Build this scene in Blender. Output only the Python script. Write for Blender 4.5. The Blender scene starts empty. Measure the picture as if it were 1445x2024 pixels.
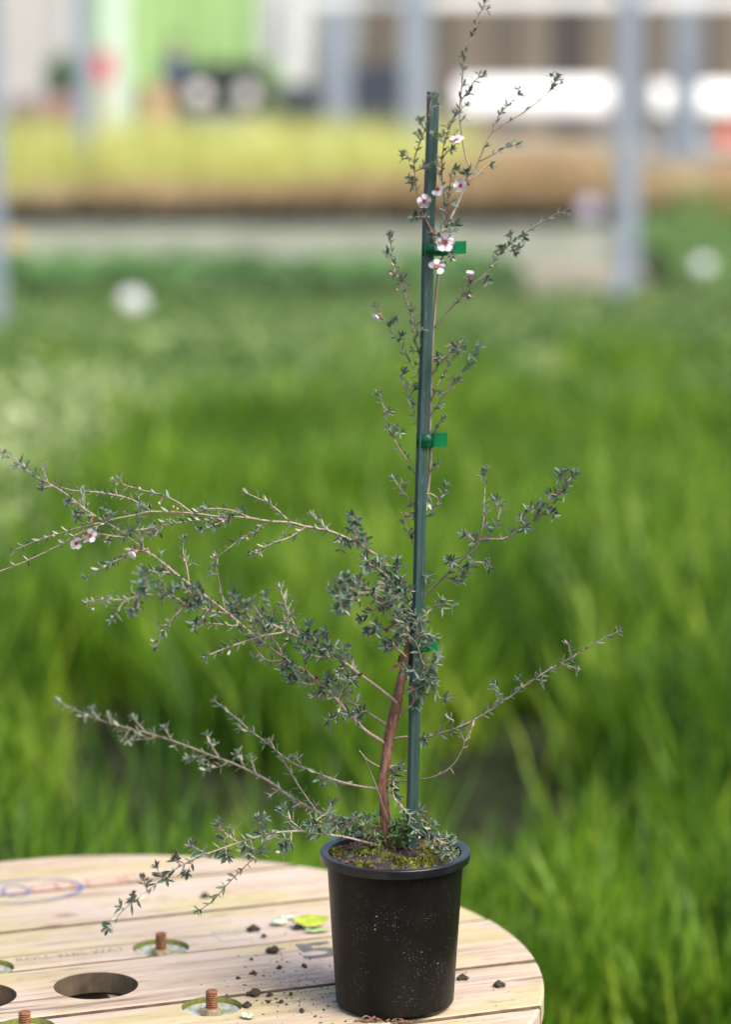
import bpy, bmesh, math, random
import numpy as np
from mathutils import Vector, Matrix, Euler

random.seed(7)
rng = np.random.default_rng(7)
scene = bpy.context.scene
col = scene.collection

# ------------------------------------------------------------------ camera, sky, sun, exposure
F_PX, W_PX, H_PX, HORIZON = 5200.0, 1445.0, 2024.0, 250.0
CAM = Vector((0.0, -3.026, 1.656))
PITCH = math.atan((H_PX / 2 - HORIZON) / F_PX)
cam_data = bpy.data.cameras.new('camera')
cam = bpy.data.objects.new('camera', cam_data)
col.objects.link(cam)
cam.location = CAM
cam.rotation_euler = (math.pi / 2 - PITCH, 0, 0)
cam_data.sensor_fit = 'VERTICAL'
cam_data.sensor_height = 36.0
cam_data.sensor_width = 24.0
cam_data.lens = F_PX / H_PX * 36.0
cam_data.clip_start = 0.05
cam_data.clip_end = 3000.0
cam_data.dof.use_dof = True
cam_data.dof.focus_distance = 3.10
cam_data.dof.aperture_fstop = 2.05
scene.camera = cam

SUN_DIR = Vector((0.46, -0.40, 0.80)).normalized()       # towards the sun
world = bpy.data.worlds.new('World')
scene.world = world
world.use_nodes = True
wn = world.node_tree
sky = wn.nodes.new('ShaderNodeTexSky')
sky.sky_type = 'NISHITA'
sky.sun_disc = False
sky.sun_elevation = math.asin(SUN_DIR.z)
sky.sun_rotation = math.atan2(SUN_DIR.x, SUN_DIR.y)
sky.air_density = 1.0
sky.dust_density = 4.0
sky.ozone_density = 0.6
wn.nodes['Background'].inputs[1].default_value = 0.15
wn.links.new(sky.outputs[0], wn.nodes['Background'].inputs[0])

sun_data = bpy.data.lights.new('sun', 'SUN')
sun_data.energy = 2.0
sun_data.angle = math.radians(32)
sun_data.color = (1.0, 0.97, 0.92)
sun = bpy.data.objects.new('sun', sun_data)
col.objects.link(sun)
sun.rotation_euler = (-SUN_DIR).to_track_quat('-Z', 'Y').to_euler()
sun.location = (5, 0, 12)

scene.view_settings.view_transform = 'Standard'
scene.view_settings.look = 'None'
scene.view_settings.exposure = 1.15
scene.view_settings.gamma = 1.0
scene.view_settings.use_curve_mapping = False
scene.render.engine = 'CYCLES'
scene.cycles.use_denoising = True
scene.cycles.max_bounces = 8
scene.cycles.transparent_max_bounces = 12
scene.cycles.sample_clamp_indirect = 6.0

# ------------------------------------------------------------------ measuring helpers (a pixel and a depth give a point in the place)
FW = Vector((0, math.cos(PITCH), -math.sin(PITCH)))
UP = Vector((0, math.sin(PITCH), math.cos(PITCH)))
def ray(x, y):
    return FW + Vector((1, 0, 0)) * ((x - W_PX / 2) / F_PX) - UP * ((y - H_PX / 2) / F_PX)
def at_depth(x, y, Y):
    d = ray(x, y)
    return CAM + d * ((Y - CAM.y) / d.y)
def on_level(x, y, z):
    d = ray(x, y)
    return CAM + d * ((z - CAM.z) / d.z)
def ground_z(y):
    d = np.asarray(y) - CAM.y
    return np.clip(d - 24.0, 0, 23.0) * 0.07
def gz(y):
    return float(ground_z(y))
TABLE_Z = 0.62

# ------------------------------------------------------------------ material helpers
def new_mat(name):
    m = bpy.data.materials.new(name)
    m.use_nodes = True
    nt = m.node_tree
    return m, nt, nt.nodes['Principled BSDF']
def N(nt, kind, **kw):
    n = nt.nodes.new(kind)
    for k, v in kw.items():
        setattr(n, k, v)
    return n
def L(nt, a, b):
    nt.links.new(a, b)
def ramp(nt, fac, stops):
    r = N(nt, 'ShaderNodeValToRGB')
    e = r.color_ramp.elements
    while len(e) < len(stops):
        e.new(0.5)
    for i, (p, c) in enumerate(stops):
        e[i].position = p
        e[i].color = (c[0], c[1], c[2], 1)
    L(nt, fac, r.inputs[0])
    return r.outputs[0]
def noise(nt, vec, scale, detail=4, rough=0.55, dist=0.0):
    n = N(nt, 'ShaderNodeTexNoise')
    n.inputs['Scale'].default_value = scale
    n.inputs['Detail'].default_value = detail
    n.inputs['Roughness'].default_value = rough
    n.inputs['Distortion'].default_value = dist
    if vec is not None:
        L(nt, vec, n.inputs['Vector'])
    return n.outputs[0]
def mapping(nt, src, scale=(1, 1, 1), rot=(0, 0, 0), loc=None):
    m = N(nt, 'ShaderNodeMapping')
    L(nt, src, m.inputs['Vector'])
    m.inputs['Scale'].default_value = scale
    m.inputs['Rotation'].default_value = rot
    if loc is not None:
        L(nt, loc, m.inputs['Location'])
    return m.outputs[0]
def math_n(nt, op, a, b=None):
    n = N(nt, 'ShaderNodeMath', operation=op)
    for i, v in enumerate((a, b)):
        if v is None:
            continue
        if isinstance(v, (int, float)):
            n.inputs[i].default_value = v
        else:
            L(nt, v, n.inputs[i])
    return n.outputs[0]
def mix(nt, fac, a, b, blend='MIX'):
    n = N(nt, 'ShaderNodeMix', data_type='RGBA', blend_type=blend)
    for s, v in ((n.inputs[0], fac), (n.inputs[6], a), (n.inputs[7], b)):
        if isinstance(v, (int, float)):
            s.default_value = v
        elif isinstance(v, tuple):
            s.default_value = (v[0], v[1], v[2], 1)
        else:
            L(nt, v, s)
    return n.outputs[2]
def bump(nt, bsdf, height, strength=0.3, dist=0.001):
    b = N(nt, 'ShaderNodeBump')
    b.inputs['Strength'].default_value = strength
    b.inputs['Distance'].default_value = dist
    L(nt, height, b.inputs['Height'])
    L(nt, b.outputs[0], bsdf.inputs['Normal'])
def plain(name, c, rough=0.6, var=0.25, scale=8.0, metal=0.0, spec=0.5, bmp=0.0):
    m, nt, b = new_mat(name)
    tc = N(nt, 'ShaderNodeTexCoord')
    n = noise(nt, tc.outputs['Object'], scale, 5)
    lo = tuple(x * (1 - var) for x in c)
    hi = tuple(min(1, x * (1 + var)) for x in c)
    L(nt, ramp(nt, n, [(0.3, lo), (0.7, hi)]), b.inputs['Base Color'])
    b.inputs['Roughness'].default_value = rough
    b.inputs['Metallic'].default_value = metal
    b.inputs['Specular IOR Level'].default_value = spec
    if bmp:
        bump(nt, b, n, bmp, 0.002)
    return m
def foliage_mat(name, stops, patch_scale=0.6, patch=0.5, trans=0.35, rough=0.45):
    """leaf colour by an attribute stored per blade plus a slow patchiness over the ground"""
    m, nt, b = new_mat(name)
    at = N(nt, 'ShaderNodeAttribute', attribute_name='tone')
    geo = N(nt, 'ShaderNodeNewGeometry')
    n = noise(nt, geo.outputs['Position'], patch_scale, 3)
    v = math_n(nt, 'ADD', math_n(nt, 'MULTIPLY', at.outputs['Fac'], 1 - patch), math_n(nt, 'MULTIPLY', n, patch))
    c = ramp(nt, v, stops)
    L(nt, c, b.inputs['Base Color'])
    b.inputs['Roughness'].default_value = rough
    b.inputs['Specular IOR Level'].default_value = 0.4
    t = N(nt, 'ShaderNodeBsdfTranslucent')
    L(nt, c, t.inputs['Color'])
    mx = N(nt, 'ShaderNodeMixShader')
    mx.inputs[0].default_value = trans
    L(nt, b.outputs[0], mx.inputs[1])
    L(nt, t.outputs[0], mx.inputs[2])
    L(nt, mx.outputs[0], nt.nodes['Material Output'].inputs[0])
    return m

# ------------------------------------------------------------------ object helpers
def link(o, parent=None):
    col.objects.link(o)
    if parent is not None:
        o.parent = parent
    return o
def mesh_obj(name, me, mat=None, parent=None, smooth=False):
    o = bpy.data.objects.new(name, me)
    if mat is not None and len(me.materials) == 0:
        for m in (mat if isinstance(mat, (list, tuple)) else [mat]):
            me.materials.append(m)
    if smooth:
        me.polygons.foreach_set('use_smooth', [True] * len(me.polygons))
    return link(o, parent)
def bm_obj(name, bm, mat=None, parent=None, smooth=False):
    me = bpy.data.meshes.new(name)
    bm.to_mesh(me)
    bm.free()
    return mesh_obj(name, me, mat, parent, smooth)
def tag(o, label=None, cat=None, group=None, kind=None):
    if label: o['label'] = label
    if cat: o['category'] = cat
    if group: o['group'] = group
    if kind: o['kind'] = kind
    return o
def empty(name, loc, label, cat, group=None, rz=0.0):
    o = bpy.data.objects.new(name, None)
    o.empty_display_size = 0.05
    o.location = loc
    o.rotation_euler = (0, 0, rz)
    link(o)
    return tag(o, label, cat, group)
def box(bm, c, s, bev=0.0, rz=0.0):
    r = bmesh.ops.create_cube(bm, size=1.0)
    vs = r['verts']
    mt = Matrix.Translation(c) @ Matrix.Rotation(rz, 4, 'Z') @ Matrix.Diagonal((s[0], s[1], s[2], 1))
    bmesh.ops.transform(bm, matrix=mt, verts=vs)
    if bev:
        es = list({e for v in vs for e in v.link_edges})
        bmesh.ops.bevel(bm, geom=es, offset=bev, segments=2, affect='EDGES', profile=0.6)
def box_obj(name, c, s, mat, parent=None, bev=0.0, rz=0.0):
    bm = bmesh.new()
    box(bm, c, s, bev, rz)
    return bm_obj(name, bm, mat, parent)
def lathe(prof, seg=48, closed=False):
    bm = bmesh.new()
    rings = []
    for r, z in prof:
        rings.append([bm.verts.new((r * math.cos(2 * math.pi * k / seg), r * math.sin(2 * math.pi * k / seg), z)) for k in range(seg)])
    for a, b in zip(rings[:-1], rings[1:]):
        for k in range(seg):
            bm.faces.new((a[k], a[(k + 1) % seg], b[(k + 1) % seg], b[k]))
    if closed:
        bm.faces.new(list(reversed(rings[0])))
        bm.faces.new(rings[-1])
    return bm
def cylinder(bm, c, r, h, seg=24, r2=None):
    res = bmesh.ops.create_cone(bm, cap_ends=True, segments=seg, radius1=r, radius2=r if r2 is None else r2, depth=h)
    bmesh.ops.translate(bm, verts=res['verts'], vec=c)
    return res['verts']
def smooth_path(pts, n_per=4):
    """Catmull-Rom through the traced joints"""
    P = [Vector(p) for p in pts]
    if len(P) == 2:
        return [P[0].lerp(P[1], k / 4) for k in range(5)]
    E = [P[0] * 2 - P[1]] + P + [P[-1] * 2 - P[-2]]
    out = []
    for i in range(1, len(E) - 2):
        a, b, c, d = E[i - 1], E[i], E[i + 1], E[i + 2]
        for k in range(n_per):
            t = k / n_per
            out.append(0.5 * ((2 * b) + (c - a) * t + (2 * a - 5 * b + 4 * c - d) * t * t + (3 * b - a - 3 * c + d) * t ** 3))
    out.append(P[-1])
    return out
def tube(path, radii, seg=7, wob=0.0):
    bm = bmesh.new()
    rings = []
    ref = Vector((0.3, -0.9, 0.2)).normalized()
    n = len(path)
    for i, p in enumerate(path):
        t = (path[min(i + 1, n - 1)] - path[max(i - 1, 0)]).normalized()
        u = t.cross(ref)
        if u.length < 0.05:
            u = t.cross(Vector((1, 0, 0)))
        u.normalize()
        v = t.cross(u)
        r = radii[i]
        rings.append([bm.verts.new(p + (u * math.cos(2 * math.pi * k / seg) + v * math.sin(2 * math.pi * k / seg)) * r * (1 + wob * (random.random() - 0.5))) for k in range(seg)])
    for a, b in zip(rings[:-1], rings[1:]):
        for k in range(seg):
            bm.faces.new((a[k], a[(k + 1) % seg], b[(k + 1) % seg], b[k]))
    bm.faces.new(list(reversed(rings[0])))
    bm.faces.new(rings[-1])
    return bm

# ------------------------------------------------------------------ ground: one sheet to beyond the sheds
def soil_ground_mat():
    m, nt, b = new_mat('nursery_ground')
    geo = N(nt, 'ShaderNodeNewGeometry')
    n1 = noise(nt, geo.outputs['Position'], 9, 6)
    n2 = noise(nt, geo.outputs['Position'], 0.7, 3)
    c = mix(nt, n2, ramp(nt, n1, [(0.3, (0.008, 0.007, 0.005)), (0.7, (0.03, 0.024, 0.016))]), ramp(nt, n1, [(0.3, (0.010, 0.016, 0.006)), (0.7, (0.03, 0.05, 0.016))]))
    L(nt, c, b.inputs['Base Color'])
    b.inputs['Roughness'].default_value = 0.95
    b.inputs['Specular IOR Level'].default_value = 0.05
    bump(nt, b, n1, 0.6, 0.02)
    return m
ys = np.concatenate([np.linspace(-14, 20, 18), np.linspace(21, 45, 25), [60, 90, 150, 300, 700]])
xs = np.array([-500, -150, -60, -30, -15, -8, -4, 0, 4, 8, 15, 30, 60, 150, 500.0])
gv = [(x, y, gz(y)) for y in ys for x in xs]
nx = len(xs)
gf = [(j * nx + i, j * nx + i + 1, (j + 1) * nx + i + 1, (j + 1) * nx + i) for j in range(len(ys) - 1) for i in range(nx - 1)]
me = bpy.data.meshes.new('ground')
me.from_pydata(gv, [], gf)
tag(mesh_obj('ground', me, soil_ground_mat()), kind='structure')

def strip(name, outline, mat, lift=0.012):
    """a sheet laid on the rising ground between two distances; outline = [(y, x0, x1), ...]"""
    v, f = [], []
    for (y, x0, x1) in outline:
        v += [(x0, y, gz(y) + lift), (x1, y, gz(y) + lift)]
    for i in range(len(outline) - 1):
        f.append((2 * i, 2 * i + 1, 2 * i + 3, 2 * i + 2))
    me = bpy.data.meshes.new(name)
    me.from_pydata(v, [], f)
    return tag(mesh_obj(name, me, mat), kind='structure')
gravel = plain('pale_gravel', (0.17, 0.18, 0.125), 0.95, 0.45, 1.3, bmp=0.4)
concrete = plain('pale_concrete', (0.27, 0.25, 0.22), 0.9, 0.12, 1.2)
yy = lambda a, b, n: list(np.linspace(a, b, n))
strip('gravel_path', [(y, -22, 22) for y in yy(24.6, 28.0, 6)], gravel)
strip('path_turning', [(y, 1.55 + 0.02 * (y - 21), 2.75 + 0.02 * (y - 21)) for y in yy(20.5, 24.55, 6)], plain('beige_path', (0.20, 0.18, 0.12), 0.95, 0.2, 2.0))
strip('yard', [(y, -30, 30) for y in yy(34.5, 60, 9)], concrete)

# ------------------------------------------------------------------ grass and massed plants (fine blades in numpy)
def blades(pos, h, w, lean, bend, tone, z0=None):
    """pos (n,2); every blade is a quad and a pointed tip, leaning and bending one way"""
    n = len(pos)
    z = ground_z(pos[:, 1]) if z0 is None else z0
    a = rng.uniform(0, 2 * np.pi, n)
    fa = rng.uniform(0, 2 * np.pi, n)
    d = np.stack([np.cos(a), np.sin(a)], 1)
    s = np.stack([np.cos(fa), np.sin(fa)], 1) * (w / 2)[:, None]
    base = np.concatenate([pos, np.broadcast_to(z, (n,))[:, None]], 1)
    def lvl(t, k):
        c = base.copy()
        c[:, :2] += d * (h * (lean * t + bend * t * t))[:, None]
        c[:, 2] += h * t * np.sqrt(np.maximum(0.2, 1 - (lean + bend * t) ** 2 * 0.6))
        l, r = c.copy(), c.copy()
        l[:, :2] -= s * k
        r[:, :2] += s * k
        return l, r, c
    b0, b1, _ = lvl(0, 0.7)
    m0, m1, _ = lvl(0.55, 1.0)
    _, _, t = lvl(1.0, 0)
    v = np.stack([b0, b1, m0, m1, t], 1).reshape(-1, 3)
    i = np.arange(n)[:, None] * 5
    tri = np.concatenate([i + 0, i + 1, i + 3, i + 0, i + 3, i + 2, i + 2, i + 3, i + 4], 1).reshape(-1, 3)
    return v, tri, np.repeat(tone, 5)
def tri_mesh(name, parts, mat):
    vs, fs, ts, off = [], [], [], 0
    for v, f, t in parts:
        vs.append(v); fs.append(f + off); ts.append(t); off += len(v)
    v = np.concatenate(vs).astype(np.float32); f = np.concatenate(fs).astype(np.int32); t = np.concatenate(ts).astype(np.float32)
    me = bpy.data.meshes.new(name)
    me.vertices.add(len(v)); me.vertices.foreach_set('co', v.ravel())
    me.loops.add(f.size); me.loops.foreach_set('vertex_index', f.ravel())
    me.polygons.add(len(f)); me.polygons.foreach_set('loop_start', np.arange(0, f.size, 3, dtype=np.int32))
    me.polygons.foreach_set('loop_total', np.full(len(f), 3, dtype=np.int32))
    me.update(calc_edges=True)
    at = me.attributes.new('tone', 'FLOAT', 'POINT')
    at.data.foreach_set('value', t)
    return mesh_obj(name, me, mat)
def scatter(n, y0, y1, half, jitter=None):
    """random spots whose density falls with distance; half(y) is the half width"""
    u = rng.uniform(0, 1, n)
    y = y0 + (y1 - y0) * u
    x = rng.uniform(-1, 1, n) * half(y)
    return np.stack([x, y], 1)
def vnoise(p, s, seed=0):
    """cheap smooth value noise in the plane"""
    q = p * s + seed * 17.3
    i = np.floor(q); f = q - i; f = f * f * (3 - 2 * f)
    def h(a, b):
        k = np.sin(a * 127.1 + b * 311.7 + seed) * 43758.5453
        return k - np.floor(k)
    a = h(i[:, 0], i[:, 1]); b = h(i[:, 0] + 1, i[:, 1]); c = h(i[:, 0], i[:, 1] + 1); d = h(i[:, 0] + 1, i[:, 1] + 1)
    return (a * (1 - f[:, 0]) + b * f[:, 0]) * (1 - f[:, 1]) + (c * (1 - f[:, 0]) + d * f[:, 0]) * f[:, 1]
half = lambda y: (y - CAM.y) * 0.20 + 1.2

TC = np.array([-0.333, 0.095])                         # table centre in plan
def tufted(n, y0, y1, h0, h1, w0, w1, seed, spread=0.06, per=14, keep=0.32, half=half):
    c = scatter(n // per, y0, y1, half)
    c = c[vnoise(c, 1.7, seed) > keep]
    dist = c[:, 1] - CAM.y
    p = np.repeat(c, per, 0) + rng.normal(0, 1, (len(c) * per, 2)) * spread
    hh = np.repeat(rng.uniform(h0, h1, len(c)) * (0.75 + 0.5 * vnoise(c, 0.9, seed + 3)), per) * rng.uniform(0.55, 1.1, len(p))
    ww = rng.uniform(w0, w1, len(p))
    tone = np.repeat(rng.uniform(0, 1, len(c)), per) * 0.62 + rng.uniform(0, 1, len(p)) * 0.38
    return p, hh, ww, tone
grass_mat = foliage_mat('fresh_grass', [(0.25, (0.018, 0.045, 0.008)), (0.42, (0.062, 0.155, 0.010)), (0.58, (0.16, 0.30, 0.014)), (0.78, (0.36, 0.47, 0.05))], 0.9, 0.35, 0.5)
parts = []
for (n, y0, y1, h0, h1, w0, w1, keep, per) in [(44000, 0.2, 3.0, 0.24, 0.48, 0.008, 0.017, 0.38, 22), (52000, 3.0, 6.5, 0.26, 0.50, 0.011, 0.022, 0.34, 20), (48000, 6.5, 11.0, 0.28, 0.46, 0.014, 0.026, 0.14, 14), (14000, 10.6, 14.5, 0.24, 0.40, 0.016, 0.03, 0.42, 12)]:
    p, hh, ww, tone = tufted(n, y0, y1, h0, h1, w0, w1, int(y0 * 10) + 1, keep=keep, per=per)
    ok = np.hypot(p[:, 0] - TC[0], p[:, 1] - TC[1]) > 0.62
    # bare weed-mat aisle showing dark between two blocks of seedlings
    aisle = (np.abs(p[:, 1] - (2.95 + 1.1 * (p[:, 0] - 0.35))) < 0.40 + 0.5 * (vnoise(p, 2.2, 5) - 0.5)) & (p[:, 0] > 0.12) & (p[:, 0] < 1.5) & (vnoise(p, 4.3, 9) > 0.44)
    low = (p[:, 0] > 0.1) & (p[:, 1] < 2.9); hh = np.where(low, hh * 0.72, hh)
    ok &= ~aisle
    p, hh, ww, tone = p[ok], hh[ok], ww[ok], tone[ok]
    parts.append(blades(p, hh, ww, rng.uniform(0.0, 0.28, len(p)), rng.uniform(0.0, 0.42, len(p)), tone))
tag(tri_mesh('grass', parts, grass_mat), 'fresh green grass seedlings massed behind the table', 'grass', kind='stuff')

# low broad-leaved seedlings: small leaf faces piled in hummocks
def hummocks(n, y0, y1, hmax, size, seed, per=40, halfw=half, xr=None, keep=0.0, z_low=0.03, rad=0.16):
    c = scatter(n // per, y0, y1, halfw)
    if xr is not None:
        c[:, 0] = rng.uniform(xr[0], xr[1], len(c))
    c = c[vnoise(c, 0.8, seed) >= keep]
    k = len(c)
    d = rng.normal(0, 1, (k * per, 3)); d /= np.linalg.norm(d, axis=1)[:, None]
    d[:, 2] = np.abs(d[:, 2])
    r = np.repeat(rng.uniform(0.6, 1.2, k), per) * rng.uniform(0.5, 1, k * per) ** 0.5
    ce = np.repeat(c, per, 0)
    H = np.repeat(hmax * rng.uniform(0.55, 1.1, k), per)
    pos = np.zeros((k * per, 3))
    pos[:, :2] = ce + d[:, :2] * (rad * r)[:, None]
    pos[:, 2] = ground_z(ce[:, 1]) + z_low + d[:, 2] * H * r
    u = rng.normal(0, 1, (k * per, 3)); u /= np.linalg.norm(u, axis=1)[:, None]
    w = np.cross(u, d + rng.normal(0, 0.4, d.shape)); w /= np.linalg.norm(w, axis=1)[:, None] + 1e-6
    s = (size * rng.uniform(0.6, 1.3, k * per))[:, None]
    v = np.stack([pos - u * s, pos + w * s * 0.45, pos + u * s, pos - w * s * 0.45], 1).reshape(-1, 3)
    i = np.arange(k * per)[:, None] * 4
    tri = np.concatenate([i, i + 1, i + 2, i, i + 2, i + 3], 1).reshape(-1, 3)
    tone = np.repeat(rng.uniform(0, 1, k), per) * 0.5 + rng.uniform(0, 1, k * per) * 0.5
    return v, tri, np.repeat(tone, 4)
mid_mat = foliage_mat('grey_green_leaf', [(0.25, (0.03, 0.07, 0.02)), (0.45, (0.095, 0.18, 0.04)), (0.62, (0.20, 0.30, 0.075)), (0.8, (0.42, 0.47, 0.2))], 0.45, 0.35, 0.4)
tag(tri_mesh('ground_cover', [hummocks(190000, 10.2, 20.6, 0.24, 0.045, 21, per=36)], mid_mat), 'low grey green seedlings in massed trays beyond the grass', 'seedlings', kind='stuff')
pale_mat = foliage_mat('variegated_leaf', [(0.25, (0.06, 0.11, 0.035)), (0.5, (0.25, 0.33, 0.11)), (0.75, (0.55, 0.60, 0.32))], 1.2, 0.4, 0.35)
tag(tri_mesh('variegated_ground_cover', [hummocks(48000, 5.4, 11.0, 0.42, 0.036, 33, per=60, xr=(-3.1, -1.15), keep=0.15, rad=0.2)], pale_mat), 'pale variegated seedlings beside the bright green grass', 'seedlings', kind='stuff')

def bed(name, label, y0, y1, x0, x1, h, mat, n, blade=True, pot_h=0.18, lift=0.1, w=(0.012, 0.03), pots=True, fade=None):
    p = np.stack([rng.uniform(x0, x1, n), rng.uniform(y0, y1, n)], 1)
    if fade is not None:
        p = p[rng.uniform(0, 1, n) < np.clip((p[:, 0] - fade[0]) / (fade[1] - fade[0]), 0.05, 1)]; n = len(p)
    zz = ground_z(p[:, 1]) + pot_h
    hh = h * rng.uniform(0.55, 1.05, n) * (0.72 + 0.45 * vnoise(p, 1.1, 4))
    v = blades(p, hh, rng.uniform(w[0], w[1], n), rng.uniform(0, 0.3, n), rng.uniform(0.1, 0.6, n), rng.uniform(0, 1, n), z0=zz)
    return tag(tri_mesh(name, [v], mat), label, 'plants', kind='stuff')
yellow_mat = foliage_mat('golden_grass', [(0.25, (0.40, 0.42, 0.09)), (0.5, (0.62, 0.63, 0.18)), (0.75, (0.80, 0.78, 0.36))], 0.8, 0.4, 0.45)
tan_mat = foliage_mat('tan_grass', [(0.25, (0.32, 0.23, 0.11)), (0.5, (0.54, 0.40, 0.22)), (0.75, (0.70, 0.57, 0.36))], 0.8, 0.4, 0.4)
dkgreen_mat = foliage_mat('bed_green', [(0.25, (0.05, 0.12, 0.035)), (0.5, (0.11, 0.24, 0.065)), (0.75, (0.22, 0.38, 0.13))], 0.8, 0.4, 0.35)
bed('golden_grass', 'tall golden yellow grass plants massed before the yard', 28.9, 33.6, -14, 1.35, 0.98, yellow_mat, 15000)
bed('tan_grass', 'tan brown sedge plants massed beside the golden grass', 28.6, 31.2, 0.5, 3.4, 0.66, tan_mat, 6000, fade=(0.5, 1.6))
bed('low_tan_sedge', 'low tan sedge plants massed in front of the golden grass', 28.3, 28.9, -4.6, 3.4, 0.44, tan_mat, 6000, fade=(-4.6, -0.5))
bed('brown_sedge', 'low brown sedge plants massed behind the steel post', 28.8, 31.0, 3.5, 14, 0.5, tan_mat, 8000)
bed('olive_sedge', 'olive green plants massed along the edge of the gravel', 26.9, 28.3, 3.6, 14, 0.46, foliage_mat('olive_leaf', [(0.25, (0.12, 0.14, 0.04)), (0.5, (0.28, 0.30, 0.09)), (0.75, (0.45, 0.46, 0.2))], 0.8, 0.4, 0.4), 6000)
tag(tri_mesh('green_ground_cover', [hummocks(40000, 21.4, 22.7, 0.22, 0.06, 41, per=40, xr=(-12, 1.3), z_low=0.16, rad=0.22)], dkgreen_mat), 'deep green bushy seedlings in black pots before the gravel', 'seedlings', kind='stuff')
tag(tri_mesh('bright_ground_cover', [hummocks(36000, 21.0, 26.6, 0.30, 0.06, 43, per=40, xr=(3.0, 12), z_low=0.1, rad=0.24)], foliage_mat('bright_leaf', [(0.25, (0.06, 0.12, 0.035)), (0.5, (0.15, 0.27, 0.07)), (0.75, (0.32, 0.44, 0.16))], 0.8, 0.4, 0.35)), 'bright green bushy seedlings beside the tall steel post', 'seedlings', kind='stuff')

# the black pots those beds stand in: rows, front rows seen as a dark line
black_pot = plain('black_plastic_far', (0.012, 0.012, 0.013), 0.5, 0.3, 4)
def pot_row(name, label, y, x0, x1, step, r, h, rows=2):
    bm = bmesh.new()
    for j in range(rows):
        x = x0 + (j % 2) * step / 2
        while x < x1:
            cylinder(bm, (x, y + j * step, gz(y) + h / 2), r * 0.8, h, 10, r)
            x += step
    return tag(bm_obj(name, bm, black_pot), label, 'pots', kind='stuff')
pot_row('golden_grass_pots', 'rows of black pots holding the golden grass', 28.75, -14, 1.3, 0.26, 0.125, 0.24)
pot_row('sedge_pots', 'rows of black pots holding the tan sedge', 28.15, -4.6, 3.4, 0.26, 0.125, 0.22)
pot_row('seedling_pots', 'rows of black pots holding the deep green seedlings', 21.4, -12, 1.3, 0.24, 0.115, 0.24, 3)

# ------------------------------------------------------------------ steel posts and the far yard
steel = plain('galvanised_steel', (0.27, 0.31, 0.36), 0.45, 0.1, 3.0, metal=0.35)
white_paint = plain('white_paint', (0.85, 0.85, 0.82), 0.5, 0.05, 2.0)
def px_at(x, y, d):
    """point at distance d (m, level) from the camera seen at picture place x, y"""
    return at_depth(x, y, CAM.y + d)
def post(px, d, size, h, label, mat=steel, grp='steel posts of the shade house'):
    p = px_at(px, 500, d)
    z = gz(p.y)
    o = empty('steel_post', (p.x, p.y, z), label, 'post', grp)
    box_obj('shaft', (0, 0, h / 2), (size, size, h), mat, o, 0.012)
    box_obj('base_plate', (0, 0, 0.012), (size * 1.9, size * 1.9, 0.024), mat, o, 0.004)
    for sx in (-1, 1):
        for sy in (-1, 1):
            bm = bmesh.new(); cylinder(bm, (sx * size * 0.72, sy * size * 0.72, 0.04), 0.012, 0.05, 8)
            bm_obj('anchor_bolt', bm, mat, o)
    return o
post(1238, 25.2, 0.215, 6.0, 'grey steel post beside the bright green seedlings')
post(-16, 19.4, 0.16, 5.5, 'grey steel post standing in the grey green seedlings')
post(172, 33.0, 0.235, 6.0, 'grey steel post standing in the golden grass')
post(822, 35.6, 0.37, 6.0, 'thick grey steel post behind the end of the golden grass')
post(1350, 37.0, 0.36, 6.0, 'grey steel post in front of the striped brown shed')
post(668, 39.5, 0.40, 6.0, 'wide pale steel post beside the dark crates')
post(234, 40.5, 0.36, 6.0, 'pale steel post beside the red board', plain('pale_green_steel', (0.52, 0.62, 0.52), 0.5, 0.06, 3.0))

Y_SHED = 43.5
def far(px, d): return px_at(px, 250, d).x
def zz_at(py, d): return px_at(700, py, d).z
# beam
bz = zz_at(4, 36.2)
b = box_obj('eaves_beam', (0, 0, 0), (13.5, 0.18, 0.16), white_paint, None, 0.01)
b.location = (far(620, 36.2) + 6.75, CAM.y + 36.2, bz + 0.03)
tag(b, 'long white eaves beam carried by the steel posts', 'beam')

def shed(name, px0, px1, d, h, label, mats, board_w, gap_dark=None, roof_mat=None):
    x0, x1 = far(px0, d), far(px1, d)
    y = CAM.y + d; z = gz(y)
    o = empty(name, ((x0 + x1) / 2, y, z), label, 'shed')
    wdt = x1 - x0
    box_obj('back_wall', (0, 1.6, h / 2), (wdt, 3.0, h), mats[0], o)
    n = max(2, int(wdt / board_w)); bw = wdt / n
    m0 = {}
    for k in range(n):
        if gap_dark and gap_dark[0] <= k / n < gap_dark[1]:
            continue
        mt = mats[1 + (k * 7 % 5) % (len(mats) - 1)]
        if mt.name not in m0:
            bm = bmesh.new(); box(bm, (0, 0, h / 2), (bw * 0.93, 0.05, h), 0.006)
            me = bpy.data.meshes.new('board'); bm.to_mesh(me); bm.free(); me.materials.append(mt); m0[mt.name] = me
        bo = mesh_obj('board', m0[mt.name], None, o)
        bo.location = (-wdt / 2 + bw * (k + 0.5), 0.05 + 0.012 * (k % 3), 0)
    box_obj('roof', (0, 1.4, h + 0.12), (wdt + 0.5, 4.0, 0.12), roof_mat or mats[0], o, 0.02)
    return o
brown = [plain('shed_dark', (0.05, 0.045, 0.038), 0.8), plain('brown_board', (0.125, 0.10, 0.075), 0.7), plain('brown_board_pale', (0.175, 0.145, 0.108), 0.7), plain('brown_board_dark', (0.09, 0.075, 0.056), 0.7)]
shed('brown_shed', 715, 1900, 44.5, 4.6, 'brown striped timber shed with a dark doorway', brown, 0.22, (0.305, 0.36))
lime = [plain('lime_back', (0.25, 0.4, 0.15), 0.7)] + [plain('lime_board%d' % k, c, 0.6, 0.05, 1.0) for k, c in enumerate([(0.29, 0.47, 0.17), (0.32, 0.50, 0.19), (0.27, 0.45, 0.15)])]
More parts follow.
